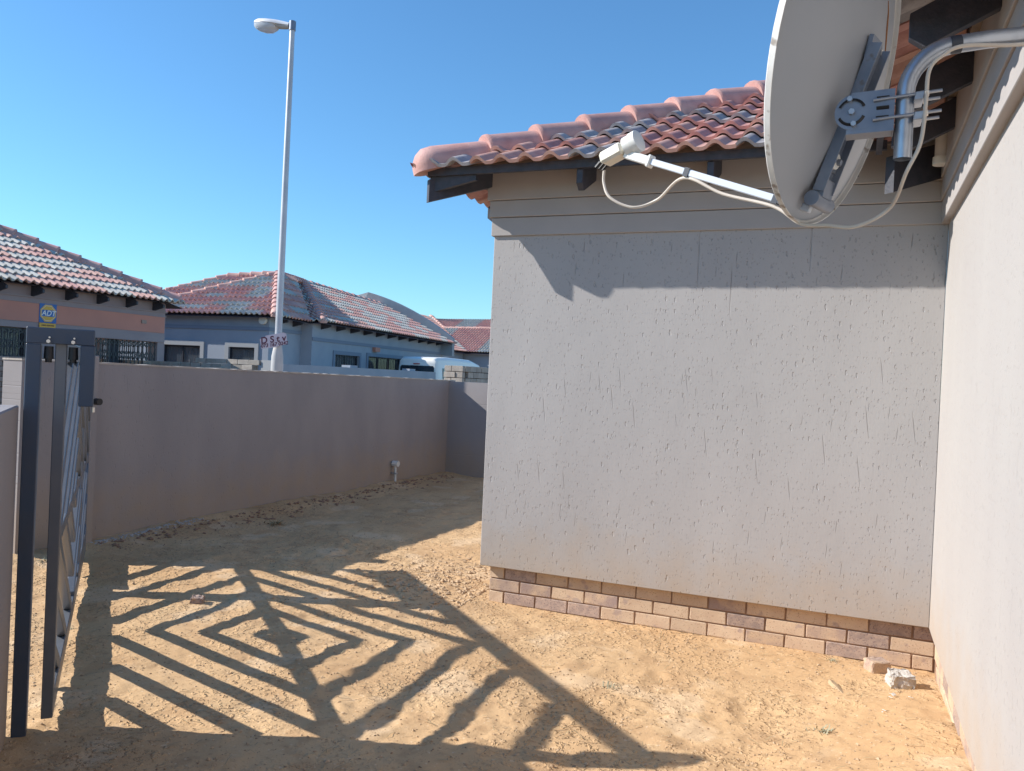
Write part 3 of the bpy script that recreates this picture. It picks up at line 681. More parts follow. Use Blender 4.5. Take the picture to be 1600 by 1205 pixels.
mb = MB(); mb.obox(dp(-.04, -.375, -.075), DR * .07, DU * .05, DN * .03); mb.build('arm_bracket', M['galv dark'], dish)
# elevation plate : round head with slots, fixed to the pipe with U-bolts
PX, PY = -.370, -2.870
PLo = V((PX, PY, 2.30))
hx = V((PX, PY, 0)) - V((DC.x, DC.y, 0)); 
def plate_pt(a, z): # a = metres from pipe axis toward the dish, in the vertical plane facing the camera
    return V((PX - a * .985, PY + a * .10 - .030, z))
def plate(): 
    out = []
    for k in range(17):
        t = math.pi / 2 + math.pi * k / 16; out.append((.125 + .045 * -math.cos(t), 2.295 + .046 * math.sin(t)))
    return out + [(.028, 2.250), (.028, 2.341)]
bm = bmesh.new()
hp = plate(); vs = [bm.verts.new(plate_pt(a, z)) for a, z in hp]; bm.faces.new(vs)
me = bpy.data.meshes.new('elevation_plate'); r = bmesh.ops.extrude_face_region(bm, geom=bm.faces[:]); bmesh.ops.translate(bm, verts=[g_ for g_ in r['geom'] if isinstance(g_, bmesh.types.BMVert)], vec=V((0, .004, 0)))
bmesh.ops.recalc_face_normals(bm, faces=bm.faces); bm.to_mesh(me); bm.free(); me.materials.append(M['galv dark']); ep = link(bpy.data.objects.new('elevation_plate', me), dish)
def slot(pts, w=.008):
    mb = MB(); mb.tube([plate_pt(a, z) + V((0, -.0015, 0)) for a, z in pts], w, 8, flat=.25); return mb
for z in (2.322, 2.297, 2.272): slot([(.038, z), (.068, z)], .0065).build('slot', M['rubber'], ep)
for sg in (1, -1):
    pts = [(.128 + .033 * math.cos(t), 2.295 + .033 * math.sin(t) * sg) for t in [math.radians(x) for x in range(25, 160, 12)]]
    slot(pts, .005).build('slot', M['rubber'], ep)
mb = MB(); mb.tube([plate_pt(.128, 2.295), plate_pt(.128, 2.295) + V((0, -.01, 0))], .008, 6)
for t in (80, -100): mb.tube([plate_pt(.128 + .033 * math.cos(math.radians(t)), 2.295 + .033 * math.sin(math.radians(t))), plate_pt(.128 + .033 * math.cos(math.radians(t)), 2.295 + .033 * math.sin(math.radians(t))) + V((0, -.012, 0))], .007, 6)
mb.build('bolt', M['galv'], ep)
mb = MB(); mb.obox(plate_pt(.028, 2.238), (-.11, .012, 0), (0, .055, 0), (0, 0, .012)); mb.obox(plate_pt(.028, 2.341), (-.10, .01, 0), (0, .055, 0), (0, 0, .004)); mb.obox(plate_pt(.025, 2.238), (-.004, 0, 0), (0, .06, 0), (0, 0, .107)); mb.build('plate_flange', M['galv dark'], dish)
# U bolts and saddles
for z in (2.322, 2.272):
    mb = MB()
    for dy in (-.028, .028): mb.tube([(PX - .075, PY + dy, z - .004), (PX + .082, PY + dy, z + .008)], .0042, 8)
    ub = mb.build('u_bolt', M['galv'], dish, True)
    mb = MB(); mb.obox((PX + .018, PY - .034, z - .014), (.022, 0, .002), (0, .068, 0), (.004, 0, .022)); mb.build('saddle', M['galv'], ub, bevel=.002)
    mb = MB()
    for dy in (-.028, .028): mb.tube([(PX + .042, PY + dy, z + .004), (PX + .052, PY + dy, z + .005)], .009, 6)
    mb.build('nut', M['bolt'], ub)
# feed arm
ARM0 = dp(0, -.405, -.01); ARM1 = dp(.0, -.308, .606)
mb = MB(); mb.bar(ARM0 - (ARM1 - ARM0).normalized() * .03, ARM1, .021, .021, DR); mb.build('feed_arm', M['arm'], dish, bevel=.002)
ad = (ARM1 - ARM0).normalized(); an = ad.cross(DR).normalized(); an = an if an.z > 0 else -an
for k in (.07, .385): c = ARM0 + ad * k; MB().bar(c, c + ad * .018, .026, .028, DR).build('tape', M['tape'], dish)
mb = MB(); mb.bar(ARM1 - ad * .085, ARM1 + ad * .02, .027, .029, DR); mb.bar(ARM1 - ad * .088, ARM1 - ad * .076, .034, .040, DR); mb.build('lnb_holder', M['white plastic'], dish, bevel=.003)
tgt = dp(0, .13, -.06); LP = ARM1 + ad * .012 + an * .034; la = (tgt - LP).normalized()
mb = MB(); mb.tube([LP - la * .045, LP - la * .02, LP - la * .0195, LP + la * .006, LP + la * .0065, LP + la * .030, LP + la * .032], [.020, .022, .034, .034, .037, .037, .034], 24)
lnb = mb.build('lnb_head', M['white plastic'], dish, True)
mb = MB(); lu = la.cross(DR).normalized(); lu = lu if lu.z > 0 else -lu
b0 = LP - la * .03; mb.obox(b0 - DR * .03 - lu * .022 - la * .085, la * .09, DR * .06, lu * .042); body = mb.build('lnb_body', M['cream plastic'], lnb, bevel=.008)
mb = MB(); mb.tube([ARM1 + an * .01, LP], .018, 12); mb.build('neck', M['white plastic'], lnb)
mb = MB()
for k in (-.02, 0, .02): p = b0 - la * .085 + DR * k - lu * .012; mb.tube([p, p - la * .022 - lu * .01], .0075, 8)
mb.build('connector', M['rubber'], lnb)
# coax cable : loop at the LNB, along the arm, under the rim and up the pipe
c0 = b0 - la * .10 - DR * .02 - lu * .018
pts = [c0, c0 - la * .015 - lu * .05, c0 + V((.03, -.01, -.105)), c0 + V((.11, -.01, -.140)), c0 + V((.19, 0, -.115)), ARM0 + ad * .40 - an * .018, ARM0 + ad * .25 - an * .030, ARM0 + ad * .08 - an * .022, ARM0 - an * .030 + V((.01, 0, -.02)),
       ARM0 + V((.075, -.03, -.062)), ARM0 + V((.15, -.06, -.072)), ARM0 + V((.23, -.09, -.03)), V((PX + .01, PY - .03, 2.13)), V((PX + .038, PY - .035, 2.20)), V((PX + .046, PY - .032, 2.30)), V((PX + .050, PY - .03, 2.38)), V((PX + .078, PY - .022, 2.418)), V((PX + .13, PY - .005, 2.444)), V((-.10, -2.815, 2.456)), V((.11, -2.766, 2.494))]
mb = MB(); mb.tube(spline(pts, 8), .0050, 8); cb = mb.build('coax_cable', M['cable'], None, True, origin=(PX, PY, 2.2)); tag(cb, 'thin beige cable looping from the dish arm under the rim and along the bent pipe', 'cable')
# bent galvanised pipe fixed to the side wall
pb = thing('dish_pole', (0, -2.80, 2.54), 'bent galvanised steel pipe reaching out of the side wall and hanging down', 'pipe')
pp = [(PX, PY, 2.170), (PX, PY, 2.25), (PX, PY, 2.335)]
cx, cz, R_ = PX + .125, 2.335, .125
dirh = V((.96, .20, .06)).normalized()
for k in range(1, 9):
    t = math.radians(82 * k / 8); pp.append((PX + R_ * (1 - math.cos(t)), PY + .02 * (k / 8), 2.335 + R_ * math.sin(t)))
e_ = V(pp[-1]); pp += [e_ + V((.08, .025, .014)), e_ + V((.16, .055, .026)), (.14, -2.740, 2.527)]
mb = MB(); mb.tube(pp[:], .0218, 24, cap=False); inner = [V(p) for p in pp]; mb.tube(pp[:2], .0195, 24, cap=False)
pipe = mb.build('pipe', M['galv'], pb, True)
mb = MB(); q = e_ + V((-.012, -.003, -.002)); mb.tube([q, q + V((.025, .006, .003))], .0225, 24); mb.build('tape', M['tape'], pb, True)
mb = MB(); mb.box(.100, .108, -2.85, -2.68, 2.44, 2.60); mb.build('wall_plate', M['galv'], pb)

# the whole set is a 66 cm dish on a 35 mm pipe standing 0.44 m nearer along the wall than drafted above
for o_, loc in ((dish, (-.3879, -3.3114, 2.1602)), (cb, (-.3879, -3.3114, 2.0792)), (pb, (-.0882, -3.2547, 2.3546))):
    m_ = Matrix.Translation(V(loc)) @ Matrix.Scale(.81, 4); o_.matrix_world = m_
# ------------------------------------------------------------------ street lamp with the hand-painted sign
lp = thing('street_lamp', (-8.87, 5.4, -.1), 'tall slim galvanised street lamp with a white head pointing left', 'street lamp')
mb = MB(); mb.tube([(-8.87, 5.4, 1.9), (-8.862, 5.4, 4.5), (-8.85, 5.4, 6.95)], [.056, .048, .040], 20); mb.build('pole', M['pole'], lp, True)
mb = MB(); mb.tube([(-8.872, 5.4, -.13), (-8.872, 5.4, 1.60), (-8.872, 5.4, 1.74), (-8.871, 5.4, 1.84), (-8.87, 5.4, 1.92), (-8.87, 5.4, 1.93)], [.098, .094, .092, .076, .062, .056], 20); mb.build('base_sleeve', M['pole base'], lp, True)
mb = MB(); mb.tube([(-8.85, 5.4, 6.885), (-8.849, 5.4, 7.03)], .052, 16); mb.tube([(-8.85, 5.4, 6.96), (-8.95, 5.39, 6.97)], .034, 12); mb.build('socket', M['galv dark'], lp, True)
ld = V((-.985, -.05, .13)).normalized(); lo = V((-8.88, 5.4, 6.955)); lw = ld.cross(V((0, 0, 1))).normalized(); lu2 = lw.cross(ld)
def loft(mb, secs, n=20, top=True):
    b = len(mb.v)
    for (s, w, hh, dz) in secs:
        for k in range(n + 1):
            a = math.pi * k / n; mb.v.append(tuple(lo + ld * s + lw * math.cos(a) * w + lu2 * (dz + (1 if top else -1) * math.sin(a) ** .8 * hh)))
    q = n + 1
    for i in range(len(secs) - 1):
        for k in range(n): mb.f.append((b + i * q + k, b + i * q + k + 1, b + (i + 1) * q + k + 1, b + (i + 1) * q + k)); mb.mi.append(0)
        mb.f.append((b + i * q + n, b + i * q, b + (i + 1) * q, b + (i + 1) * q + n)); mb.mi.append(0)
    mb.f.append(tuple(b + k for k in range(q))); mb.f.append(tuple(b + (len(secs) - 1) * q + k for k in range(q))[::-1]); mb.mi += [0, 0]
mb = MB(); loft(mb, [(.02, .05, .05, .005), (.10, .062, .062, .005), (.22, .085, .075, .01), (.30, .115, .078, .012), (.45, .13, .082, .014), (.58, .115, .08, .014), (.65, .08, .065, .012), (.675, .03, .03, .012)]); mb.build('lamp_housing', M['lamp shell'], lp, True)
mb = MB(); loft(mb, [(.02, .05, .04, .0), (.10, .055, .045, .0), (.22, .07, .045, .003), (.27, .06, .02, .004)], top=False); mb.build('lamp_gear_tray', M['M light'], lp, True)
bowl = bpy.data.materials.new('lamp bowl'); bowl.use_nodes = True; bb = bowl.node_tree.nodes['Principled BSDF']; bb.inputs['Base Color'].default_value = (.62, .68, .76, 1); bb.inputs['Roughness'].default_value = .15; bb.inputs['Transmission Weight'].default_value = .35; bb.inputs['IOR'].default_value = 1.1
mb = MB(); loft(mb, [(.245, .03, .02, .008), (.28, .085, .08, .008), (.36, .115, .12, .008), (.46, .125, .125, .009), (.57, .11, .105, .009), (.65, .075, .07, .008), (.675, .03, .02, .008)], top=False); mb.build('lamp_bowl', bowl, lp, True)
sg = thing('handwritten_sign', (-8.87, 5.28, 1.96), 'tilted lilac cardboard advert sign with dark marker lettering tied to the street lamp', 'sign')
sx = (V((.925, .38, 0)).normalized() * math.cos(.17) + V((0, 0, 1)) * math.sin(.17)); sn = V((.38, -.925, 0)).normalized(); sn = V((-_f.x, -_f.y, 0)).normalized() * 1; sz_ = sn.cross(sx).normalized(); sz_ = sz_ if sz_.z > 0 else -sz_; sn = sx.cross(sz_)
SC = V((-8.865, 5.30, 1.975))
mb = MB(); mb.prism([SC + sx * a + sz_ * b for a, b in ((-.215, -.085), (.02, -.090), (.06, -.075), (.20, -.065), (.205, .10), (.16, .125), (-.13, .11), (-.13, .075), (-.22, .07))], sn * .008); card = mb.build('card', M['card'], sg)
for txt, sz, dx, dy, sh in (('D S t v', .135, -.01, .035, .1), ('073 167 0242', .074, .0, -.045, .15)):
    me = text_mesh(txt, sz * 1.05, .001, M['ink'], sh); link(bpy.data.objects.new('lettering', me), card, frame_matrix(SC + sx * dx + sz_ * dy + sn * .0105, sx, sz_, sn))
mb = MB(); mb.tube([(-8.87 + .066 * math.cos(a), 5.4 + .066 * math.sin(a), 1.97) for a in [math.radians(x) for x in range(0, 361, 20)]], .004, 6); mb.build('wire_tie', M['galv'], sg)

# ------------------------------------------------------------------ house L : terracotta band, across the street
hL = thing('terracotta_house', (-18, 4, -.1), 'taupe house with terracotta band and alarm sign under a hipped tiled roof', 'house')
X = -15.45; mb = MB()
wall_open(mb, (X, -4, -.1), (0, 1, 0), (1, 0, 0), 13.55, 0, 3.15, .22, [(8.55, 10.05, 1.05, 2.23), (11.55, 13.35, .1, 2.14)])
wall_open(mb, (X - .221, 9.549, -.1), (-1, 0, 0), (0, 1, 0), 8.7, 0, 3.15, .22, [(.05, 1.7, .1, 2.14)])
mb.v = [(x if abs(x - X) > .0 else x, y, z) for x, y, z in mb.v]
mb.box(X - 9, X - 2.1, 7.25, 7.45, -.1, 3.0)
mb.build('wall', M['L taupe'], hL)
mb = MB(); mb.box(X, X + .012, -4, 9.53, 2.26, 2.63); mb.build('painted_band', M['L terracotta'], hL)
mb = MB(); mb.box(X, X + .03, -4, 9.58, 2.735, 2.765); mb.box(X, X + .02, -4, 9.57, 2.632, 2.66); mb.build('moulding', M['L taupe'], hL)
mb = MB(); mb.box(X, X + .03, 4.45, 6.15, 2.13, 2.24); mb.box(X, X + .03, 6.06, 6.15, .95, 2.13); mb.box(X, X + .025, 7.35, 9.53, 2.045, 2.19); mb.build('window_surround', M['L taupe'], hL)
window(hL, (X, -4, 0), (0, 1, 0), (1, 0, 0), 8.56, 10.04, .96, 2.125, 1, 0, True, set_in=.10)
def trellis(parent, P0, d, L_, z0, z1, n, nm='trellis_gate'):
    P0, d = V(P0), V(d); mb = MB(); w = L_ / n
    for k in range(n + 1): mb.bar(P0 + d * (k * w) + V((0, 0, z0)), P0 + d * (k * w) + V((0, 0, z1)), .022, .016, d)
    for k in range(n):
        z = z0 + .1
        while z < z1 - .05:
            a = P0 + d * (k * w); b = P0 + d * ((k + 1) * w); zz = min(z + .22, z1)
            mb.bar(a + V((0, 0, z)), b + V((0, 0, zz)), .014, .008); mb.bar(a + V((0, 0, zz)), b + V((0, 0, z)), .014, .0075); z += .30
    return mb.build(nm, M['frame'], parent)
trellis(hL, (X - .05, 7.6, 0), (0, 1, 0), 1.72, .0, 2.04, 15)
trellis(hL, (X - .30, 9.45, 0), (-1, 0, 0), 1.55, .0, 2.04, 11)
trellis(hL, (X + .03, 4.6, 0), (0, 1, 0), 1.4, 1.0, 2.1, 12, 'burglar_bars')
mb = MB(); mb.box(X - .14, X - .09, 8.05, 8.35, 0, 2.04); mb.build('porch_post', M['timber'], hL)
tL = []
def pick_far(r, c): return [2, 1, 2, 2, 0, 1, 2, 1][((c + 60) // 2 * 3 + r) % 8]
def pick_far2(r, c):
    h = random.Random('%d/%d' % (r, c // 2)).random(); return 2 if h < .48 else (1 if h < .76 else 0)
R5 = 5.4; c9 = 9.73
tile_slope([(-15.1, c9, 2.93), (-15.1, -3, 2.93), (-15.1 - R5, -3, 2.93 + PK * R5), (-15.1 - R5, c9 - R5, 2.93 + PK * R5)], TILES_F, pick_far, tL)
mb = MB(); slab(mb, [(-15.30, c9 - .20, 2.93 + PK * .2), (-15.30, -3, 2.93 + PK * .2), (-15.1 - R5, -3, 2.93 + PK * R5), (-15.1 - R5, c9 - R5, 2.93 + PK * R5)]); slab(mb, [(-15.12, c9 - .01, 2.93), (-15.1 - R5, c9 - R5, 2.93 + PK * R5), (-15.1 - 2 * R5, c9, 2.93)]); rL = mb.build('roof', M['underlay'], hL)
place_tiles(tL, rL, 300)
tL2 = []; tile_slope([(-15.1 - 2 * R5, c9, 2.93), (-15.1, c9, 2.93), (-15.1 - R5, c9 - R5, 2.93 + PK * R5)], TILES_F, pick_far2, tL2); place_tiles(tL2, rL, 0)
caps((-15.1, c9, 2.93), (-15.1 - R5, c9 - R5, 2.93 + PK * R5), rL, me=CAPF, me0=CAPF, lift=.085, scale=1.15, step=.45)
def tails(parent, P0, d, n, L_, step, z=2.90, h=.20, out=.33):
    P0, d, n = V(P0), V(d), V(n); u = .3
    while u < L_:
        p = P0 + d * u; mb = MB(); mb.prism([p + V((0, 0, z + .10)), p + n * out + V((0, 0, z - .06)), p + n * out + V((0, 0, z - .12)), p + V((0, 0, z - h))], d * .045); mb.build('rafter', M['timber'], parent); u += step
tails(hL, (X, 9.5, 0), (0, -1, 0), (1, 0, 0), 6, .76, 2.95)
# alarm sign
sgn = thing('alarm_sign', (X + .02, 6.5, 2.45), 'blue square alarm sign with a yellow octagon over a yellow strip on the terracotta band', 'sign')
mb = MB(); mb.box(X + .013, X + .022, 6.30, 6.68, 2.262, 2.645); bk = mb.build('board', M['sign blue'], sgn)
def octo(r, x0, x1): return MB().prism([(x0, 6.49 + r * math.cos(math.radians(22.5 + 45 * k)), 2.455 + r * math.sin(math.radians(22.5 + 45 * k))) for k in range(8)], (x1 - x0, 0, 0))
octo(.185, X + .022, X + .025).build('octagon', M['sign yellow'], bk); octo(.163, X + .025, X + .027).build('octagon_edge', M['sign white'], bk); octo(.155, X + .027, X + .029).build('octagon_fill', M['sign yellow'], bk)
MB().box(X + .029, X + .031, 6.35, 6.63, 2.39, 2.52).build('logo_panel', M['sign blue'], bk)
link(bpy.data.objects.new('lettering', text_mesh('ADT', .15, .001, M['sign white'], .25)), bk, frame_matrix(V((X + .033, 6.49, 2.452)), V((0, 1, 0)), V((0, 0, 1)), V((1, 0, 0))))
MB().box(X + .013, X + .023, 6.31, 6.67, 2.165, 2.255).build('strip', M['sign yellow'], sgn)
link(bpy.data.objects.new('strip_lettering', text_mesh('ARMED RESPONSE', .035, .001, M['ink'])), sgn, frame_matrix(V((X + .025, 6.49, 2.21)), V((0, 1, 0)), V((0, 0, 1)), V((1, 0, 0))))
mb = MB(); mb.box(X + .013, X + .03, 8.84, 8.98, 2.44, 2.52); mb.build('air_vent', M['brick purple'], hL)
# clay brick wall in front of the terracotta house
bwl = thing('brick_wall', (-13.4, 4.4, -.1), 'unplastered grey brown brick wall below the barred window at the left edge', 'wall')
MB().box(-13.60, -13.41, 2.6, 5.6, -.1, 1.56).build('mortar_core', M['mortar'], bwl)
BK = [brick_mesh(.222, .075, .05, M['block dark'], s) for s in range(3)]
for r in range(19):
    y = 2.6 + (.116 if r % 2 else 0)
    while y < 5.4:
        link(bpy.data.objects.new('brick', random.choice(BK)), bwl, Matrix.Translation((-13.405 + random.uniform(-.004, .004), y + .111, 1.52 - r * .085)) @ Matrix.Rotation(math.pi / 2, 4, 'Z')); y += .2315

# ------------------------------------------------------------------ house M : grey blue house behind
th = math.radians(6.5); EX = V((math.cos(th), math.sin(th), 0)); EY = V((-math.sin(th), math.cos(th), 0)); UZ = V((0, 0, 1))
C1 = V((-15.0, 12.95, 2.95)); C2 = V((-14.85, 14.95, 2.95)); JN = V((-15.2, 14.74, 2.93)); AP1 = V((-17.289, 15.856, 4.485)); C0 = V((-20.03, 12.375, 2.95)); VT = V((-17.433, 16.881, 4.497)); AP2 = V((-18.90, 19.27, 4.675)); R2 = V((-18.857, 24.701, 4.354)); E3 = V((-15.95, 25.9, 2.88))
hM = thing('grey_blue_house', (-17, 17, -.1), 'grey blue house with several hipped tiled roofs behind the street lamp', 'house')
F0 = C1 + EY * .29 - EX * .35; F0.z = 0; F3 = C2 - EX * .35; F3.z = 0
mb = MB(); wall_open(mb, F0 - EX * 7, EX, -EY, 7, -.1, 3.05, .22, [(7 - 3.42, 7 - 2.18, .9, 2.10), (7 - 1.25, 7 - .42, .9, 2.10)])
mb.obox(F0 - UZ * .1 - EX * .22 + EY * .22, EX * .22, EY * 1.6, UZ * 3.1)
mb.obox(F3 - UZ * .1 - EX * .7, EX * .7, EY * .22, UZ * 3.1)
wall_open(mb, F3 + EY * .22, EY, EX, 11.3, -.1, 3.05, .22, [(1.2, 2.87, .9, 2.07), (3.53, 6.3, 1.3, 2.10)])
mb.build('wall', M['M wall'], hM)
mb = MB(); mb.obox(F0 - EX * 7 + UZ * 2.58, EX * 7.02, -EY * .03, UZ * .10); mb.obox(F0 + UZ * 2.58, EY * 1.8, EX * .03, UZ * .10); mb.obox(F3 + UZ * 2.42, EY * 11.5, EX * .03, UZ * .10); mb.build('moulding', M['M trim'], hM)
mb = MB()
def surround(P0, d, n, u0, u1, z0, z1, w=.12):
    mb.obox(P0 + d * (u0 - w) + UZ * z1, d * (u1 - u0 + 2 * w), n * .03, UZ * w); mb.obox(P0 + d * (u0 - w) + UZ * z0, d * w, n * .03, UZ * (z1 - z0)); mb.obox(P0 + d * u1 + UZ * z0, d * w, n * .03, UZ * (z1 - z0))
surround(F0, EX, -EY, -3.42, -2.18, .9, 2.10); surround(F0, EX, -EY, -1.25, -.42, .9, 2.10); mb.build('window_surround', M['M light'], hM)
mb = MB(); surround(F3, EY, EX, 1.42, 3.09, .9, 2.07); surround(F3, EY, EX, 3.75, 6.5, .9, 2.10); mb.build('window_surround', M['M trim'], hM)
window(hM, F0, EX, -EY, -3.42, -2.18, .9, 2.10, 1, 0, True, set_in=.08); window(hM, F0, EX, -EY, -1.25, -.42, .9, 2.10, 0, 0, True, set_in=.08)
window(hM, F3, EY, EX, 1.42, 3.09, .9, 2.07, 1, 10, True, set_in=.10); window(hM, F3, EY, EX, 3.75, 6.52, 1.3, 2.10, 2, 22, set_in=.10)
MB().obox(F3 + EY * 4.08 + UZ * 2.27, EY * .36, EX * .12, UZ * .15).build('alarm_box', M['L terracotta'], hM)
MB().tube([F0 + UZ * 2.86 - EY * .02 - EX * .16, F0 + UZ * 2.86 - EY * .12 - EX * .16], .11, 16).build('floodlight', M['white plastic'], hM)
TM = []
_n3 = (C2 - JN).cross(AP2 - JN).normalized(); VT3 = V((VT.x, VT.y, JN.z - (_n3.x * (VT.x - JN.x) + _n3.y * (VT.y - JN.y)) / _n3.z))
P1 = [C0, C1, AP1]; P2 = [C1, JN, VT, AP1]; P3 = [JN, C2, AP2, VT3]; P4 = [C2, E3, R2, AP2]
for P_ in (P1, P2, P3, P4): tile_slope(P_, TILES_F, pick_far2, TM)
bk0, bk1, bk2, bk3 = V((-20.9, 14.1, 3.70)), V((-19.182, 15.786, 4.406)), V((-17.596, 16.24, 4.539)), V((-19.354, 14.008, 3.553))
mb = MB(); mb2 = mb
for P_ in (P1, P2, P3, P4): mb.prism([p - UZ * .015 for p in P_], (0, 0, -.012))
mb.prism([p - UZ * .05 for p in (AP1, VT, AP2, AP1 + V((-2.2, 2.8, -1.2)))], (0, 0, -.03))
rM = mb.build('roof', M['underlay'], hM)
TB = []; tile_slope([V((-18.2, 13.2, 3.2)) + V((-3.2, -.7, 0)), V((-18.2, 13.2, 3.2)) + V((2, .2, 0)), bk2 + V((0, 0, -.04)), bk1 + V((0, 0, -.04))], TILES_F, pick_far2, TB)
for P_ in (P1, P2, P3, P4): pass
place_tiles(TM, rM, 300)
# rear wing roof that rises behind the first hip
wing = [V((-21.9, 13.0, 3.10)), V((-20.2, 14.4, 3.75)), bk1, bk2, AP1 + V((0, .02, -.02)), V((-19.02, 13.75, 3.40))]
TW2 = []; nrm = (bk1 - bk3).cross(bk2 - bk3)
tile_slope([V((-22.3, 12.55, 2.95)), V((-17.6, 13.1, 2.95)), bk2 - V((0, 0, .03)), bk1 - V((0, 0, .03))], TILES_F, pick_far2, TW2)
TW2 = [t for t in TW2 if t[0].to_translation().z > 3.25]
mbw = MB(); mbw.prism([p - UZ * .10 for p in (V((-21.9, 12.9, 3.15)), V((-17.7, 13.8, 3.3)), bk2, bk1)], (0, 0, -.03)); mbw.build('rear_roof', M['underlay'], hM)
rr_ = [o for o in hM.children if o.name.startswith('rear_roof')][0]; place_tiles(TW2, rr_, 0)
caps(V((-22.0, 12.9, 3.0)), bk1, rr_, me=CAPP, me0=CAPP, starter=False); caps(bk1, bk2, rr_, me=CAPP, me0=CAPP, starter=False)
caps(C0, AP1, rM, me=CAPP, me0=CAPF0); caps(C1, AP1, rM, me=CAPF, me0=CAPF0); caps(C2, AP2, rM, me=CAPF, me0=CAPF0); caps(AP1, AP2, rM, me=CAPF, me0=CAPF, starter=False); caps(AP2, R2, rM, me=CAPF, me0=CAPF, starter=False)
tails(hM, F3 + EY * .2, EY, EX, 11, .95, 2.98); tails(hM, F0 + EY * .1, EY, EX, 1.5, .8, 2.98)
# curved parapet at the far end of that roof
pr_ = []; base = V((E3.x, E3.y, 0)); top = V((R2.x - .4, E3.y - .2, 0)); mb = MB(); K = 14; e3 = E3 - EY * .4; r3 = R2 - EY * .2 - EX * .6
for k in range(K + 1):
    t = k / K; p = e3.lerp(r3, t); pr_.append(p + UZ * (.05 + .62 * math.sin(math.pi * min(1, .08 + t * .62)) ** .8))
lowp = [p.copy() for p in (r3 - EX * .9, r3 - EX * 1.3 - UZ * .8, r3 - EX * .8 - UZ * 1.6, e3 - UZ * .5)]
pr_.append(r3 - EX * .55 + UZ * .42)
mb.prism(pr_ + lowp, EY * .25); pa = mb.build('parapet', M['arch'], hM)
# house R
hR = thing('red_roofed_house', (-22, 38, -.1), 'farther house with a brighter red tiled roof beyond the curved parapet', 'house')
E0, E1, E2 = V((-20.32, 33.27, 2.9)), V((-20.396, 36.22, 2.9)), V((-20.44, 40.44, 2.9))
Va = V((-23.44, 39.27, 4.39)); Rb = V((-20.28, 39.875, 4.683)); Tc = V((-25.2, 40.9, 5.20)); Td = V((-25.386, 38.2, 5.25))
QA = [V((-20.3, 31.5, 2.9)), E1, Va, Tc, V((-25.3, 33.5, 5.25))]; QB = [E1, V((-15.5, 36.22, 2.9)), V((-15.5, 39.5, 4.5)), Va]
mb = MB()
for P_ in (QA, QB): mb.prism([p - UZ * .05 for p in P_], (0, 0, -.03))
QC = [Va, V((-15.5, 39.5, 4.5)), V((-16.5, 41, 4.95)), Tc]; mb.prism([p - UZ * .05 for p in QC], (0, 0, -.03))
rR = mb.build('roof', M['underlay'], hR); TR = []
def pick_R(r, c): return 2 if ((c + 50) // 4) % 3 == 1 else (1 if (r + c) % 4 else 0)
for P_ in (QA, QB, QC): tile_slope(P_, TILES_F, pick_R, TR)
place_tiles(TR, rR, 300); caps(Va, V((-15.5, 39.5, 4.5)), rR, me=CAPP, me0=CAPP, starter=False); caps(Va, Tc, rR, me=CAPP, me0=CAPP, starter=False)
mb = MB(); mb.box(-26, -20.7, 33, 36.4, -.1, 2.95); mb.box(-22, -15.6, 36.55, 36.8, -.1, 2.95); mb.build('wall', M['M wall'], hR)

# ------------------------------------------------------------------ garden walls of the grey blue house
gw = thing('street_garden_wall', (-12.4, 13, -.1), 'low grey blue plastered garden wall with a small pillar right of the street lamp', 'wall')
MB().obox((-12.05, 9.62, -.1), (-.75, 8.6, 0), (-.16, 0, 0), (0, 0, 1.76)).build('wall', M['M wall'], gw)
for (x, y) in ((-12.0, 9.25), (-12.43, 12.9), (-12.78, 16.6)): MB().box(x - .22, x + .04, y - .16, y + .18, -.1, 1.72).build('pillar', M['M light'] if y < 10 else M['M wall'], gw)
bl = thing('block_garden_wall', (-14, 9.0, -.1), 'rough unplastered block wall with loose top courses left of the street lamp', 'wall')
MB().box(-17.6, -12.35, 9.06, 9.22, -.1, 1.42).build('mortar_core', M['block dark'], bl)
BL = [brick_mesh(.28, .10, .19, M['block'], s) for s in range(4)]
for r in range(4):
    x = -17.5 + (.14 if r % 2 else 0)
    while x < -12.4:
        if r == 0 and (x < -14.0 or random.random() < .12): x += .292; continue
        link(bpy.data.objects.new('block', random.choice(BL)), bl, Matrix.Translation((x + .14, 9.14 + random.uniform(-.02, .02), 1.66 - r * .11)) @ Matrix.Rotation(random.uniform(-.04, .04), 4, 'Z')); x += .292
sgt = thing('spiked_gate', (-14, 8.9, -.1), 'dark low steel gate top with short spikes before the block wall', 'gate')
mb = MB(); mb.bar((-16.4, 8.8, 1.50), (-12.3, 8.8, 1.44), .04, .04); mb.bar((-16.4, 8.8, .2), (-12.3, 8.8, .2), .04, .04); mb.build('rail', M['timber'], sgt)
mb = MB()
for k in range(38): x = -16.4 + 4.1 * k / 37; mb.tube([(x, 8.765, .0), (x, 8.765, 1.5 - .06 * k / 37), (x, 8.765, 1.55 - .06 * k / 37)], [.012, .012, .002], 6)
tag(mb.build('spikes', M['timber'], sgt))
MB().box(-16.45, -16.1, 8.7, 8.9, -.1, 1.60).build('gate_motor', M['timber'], sgt)
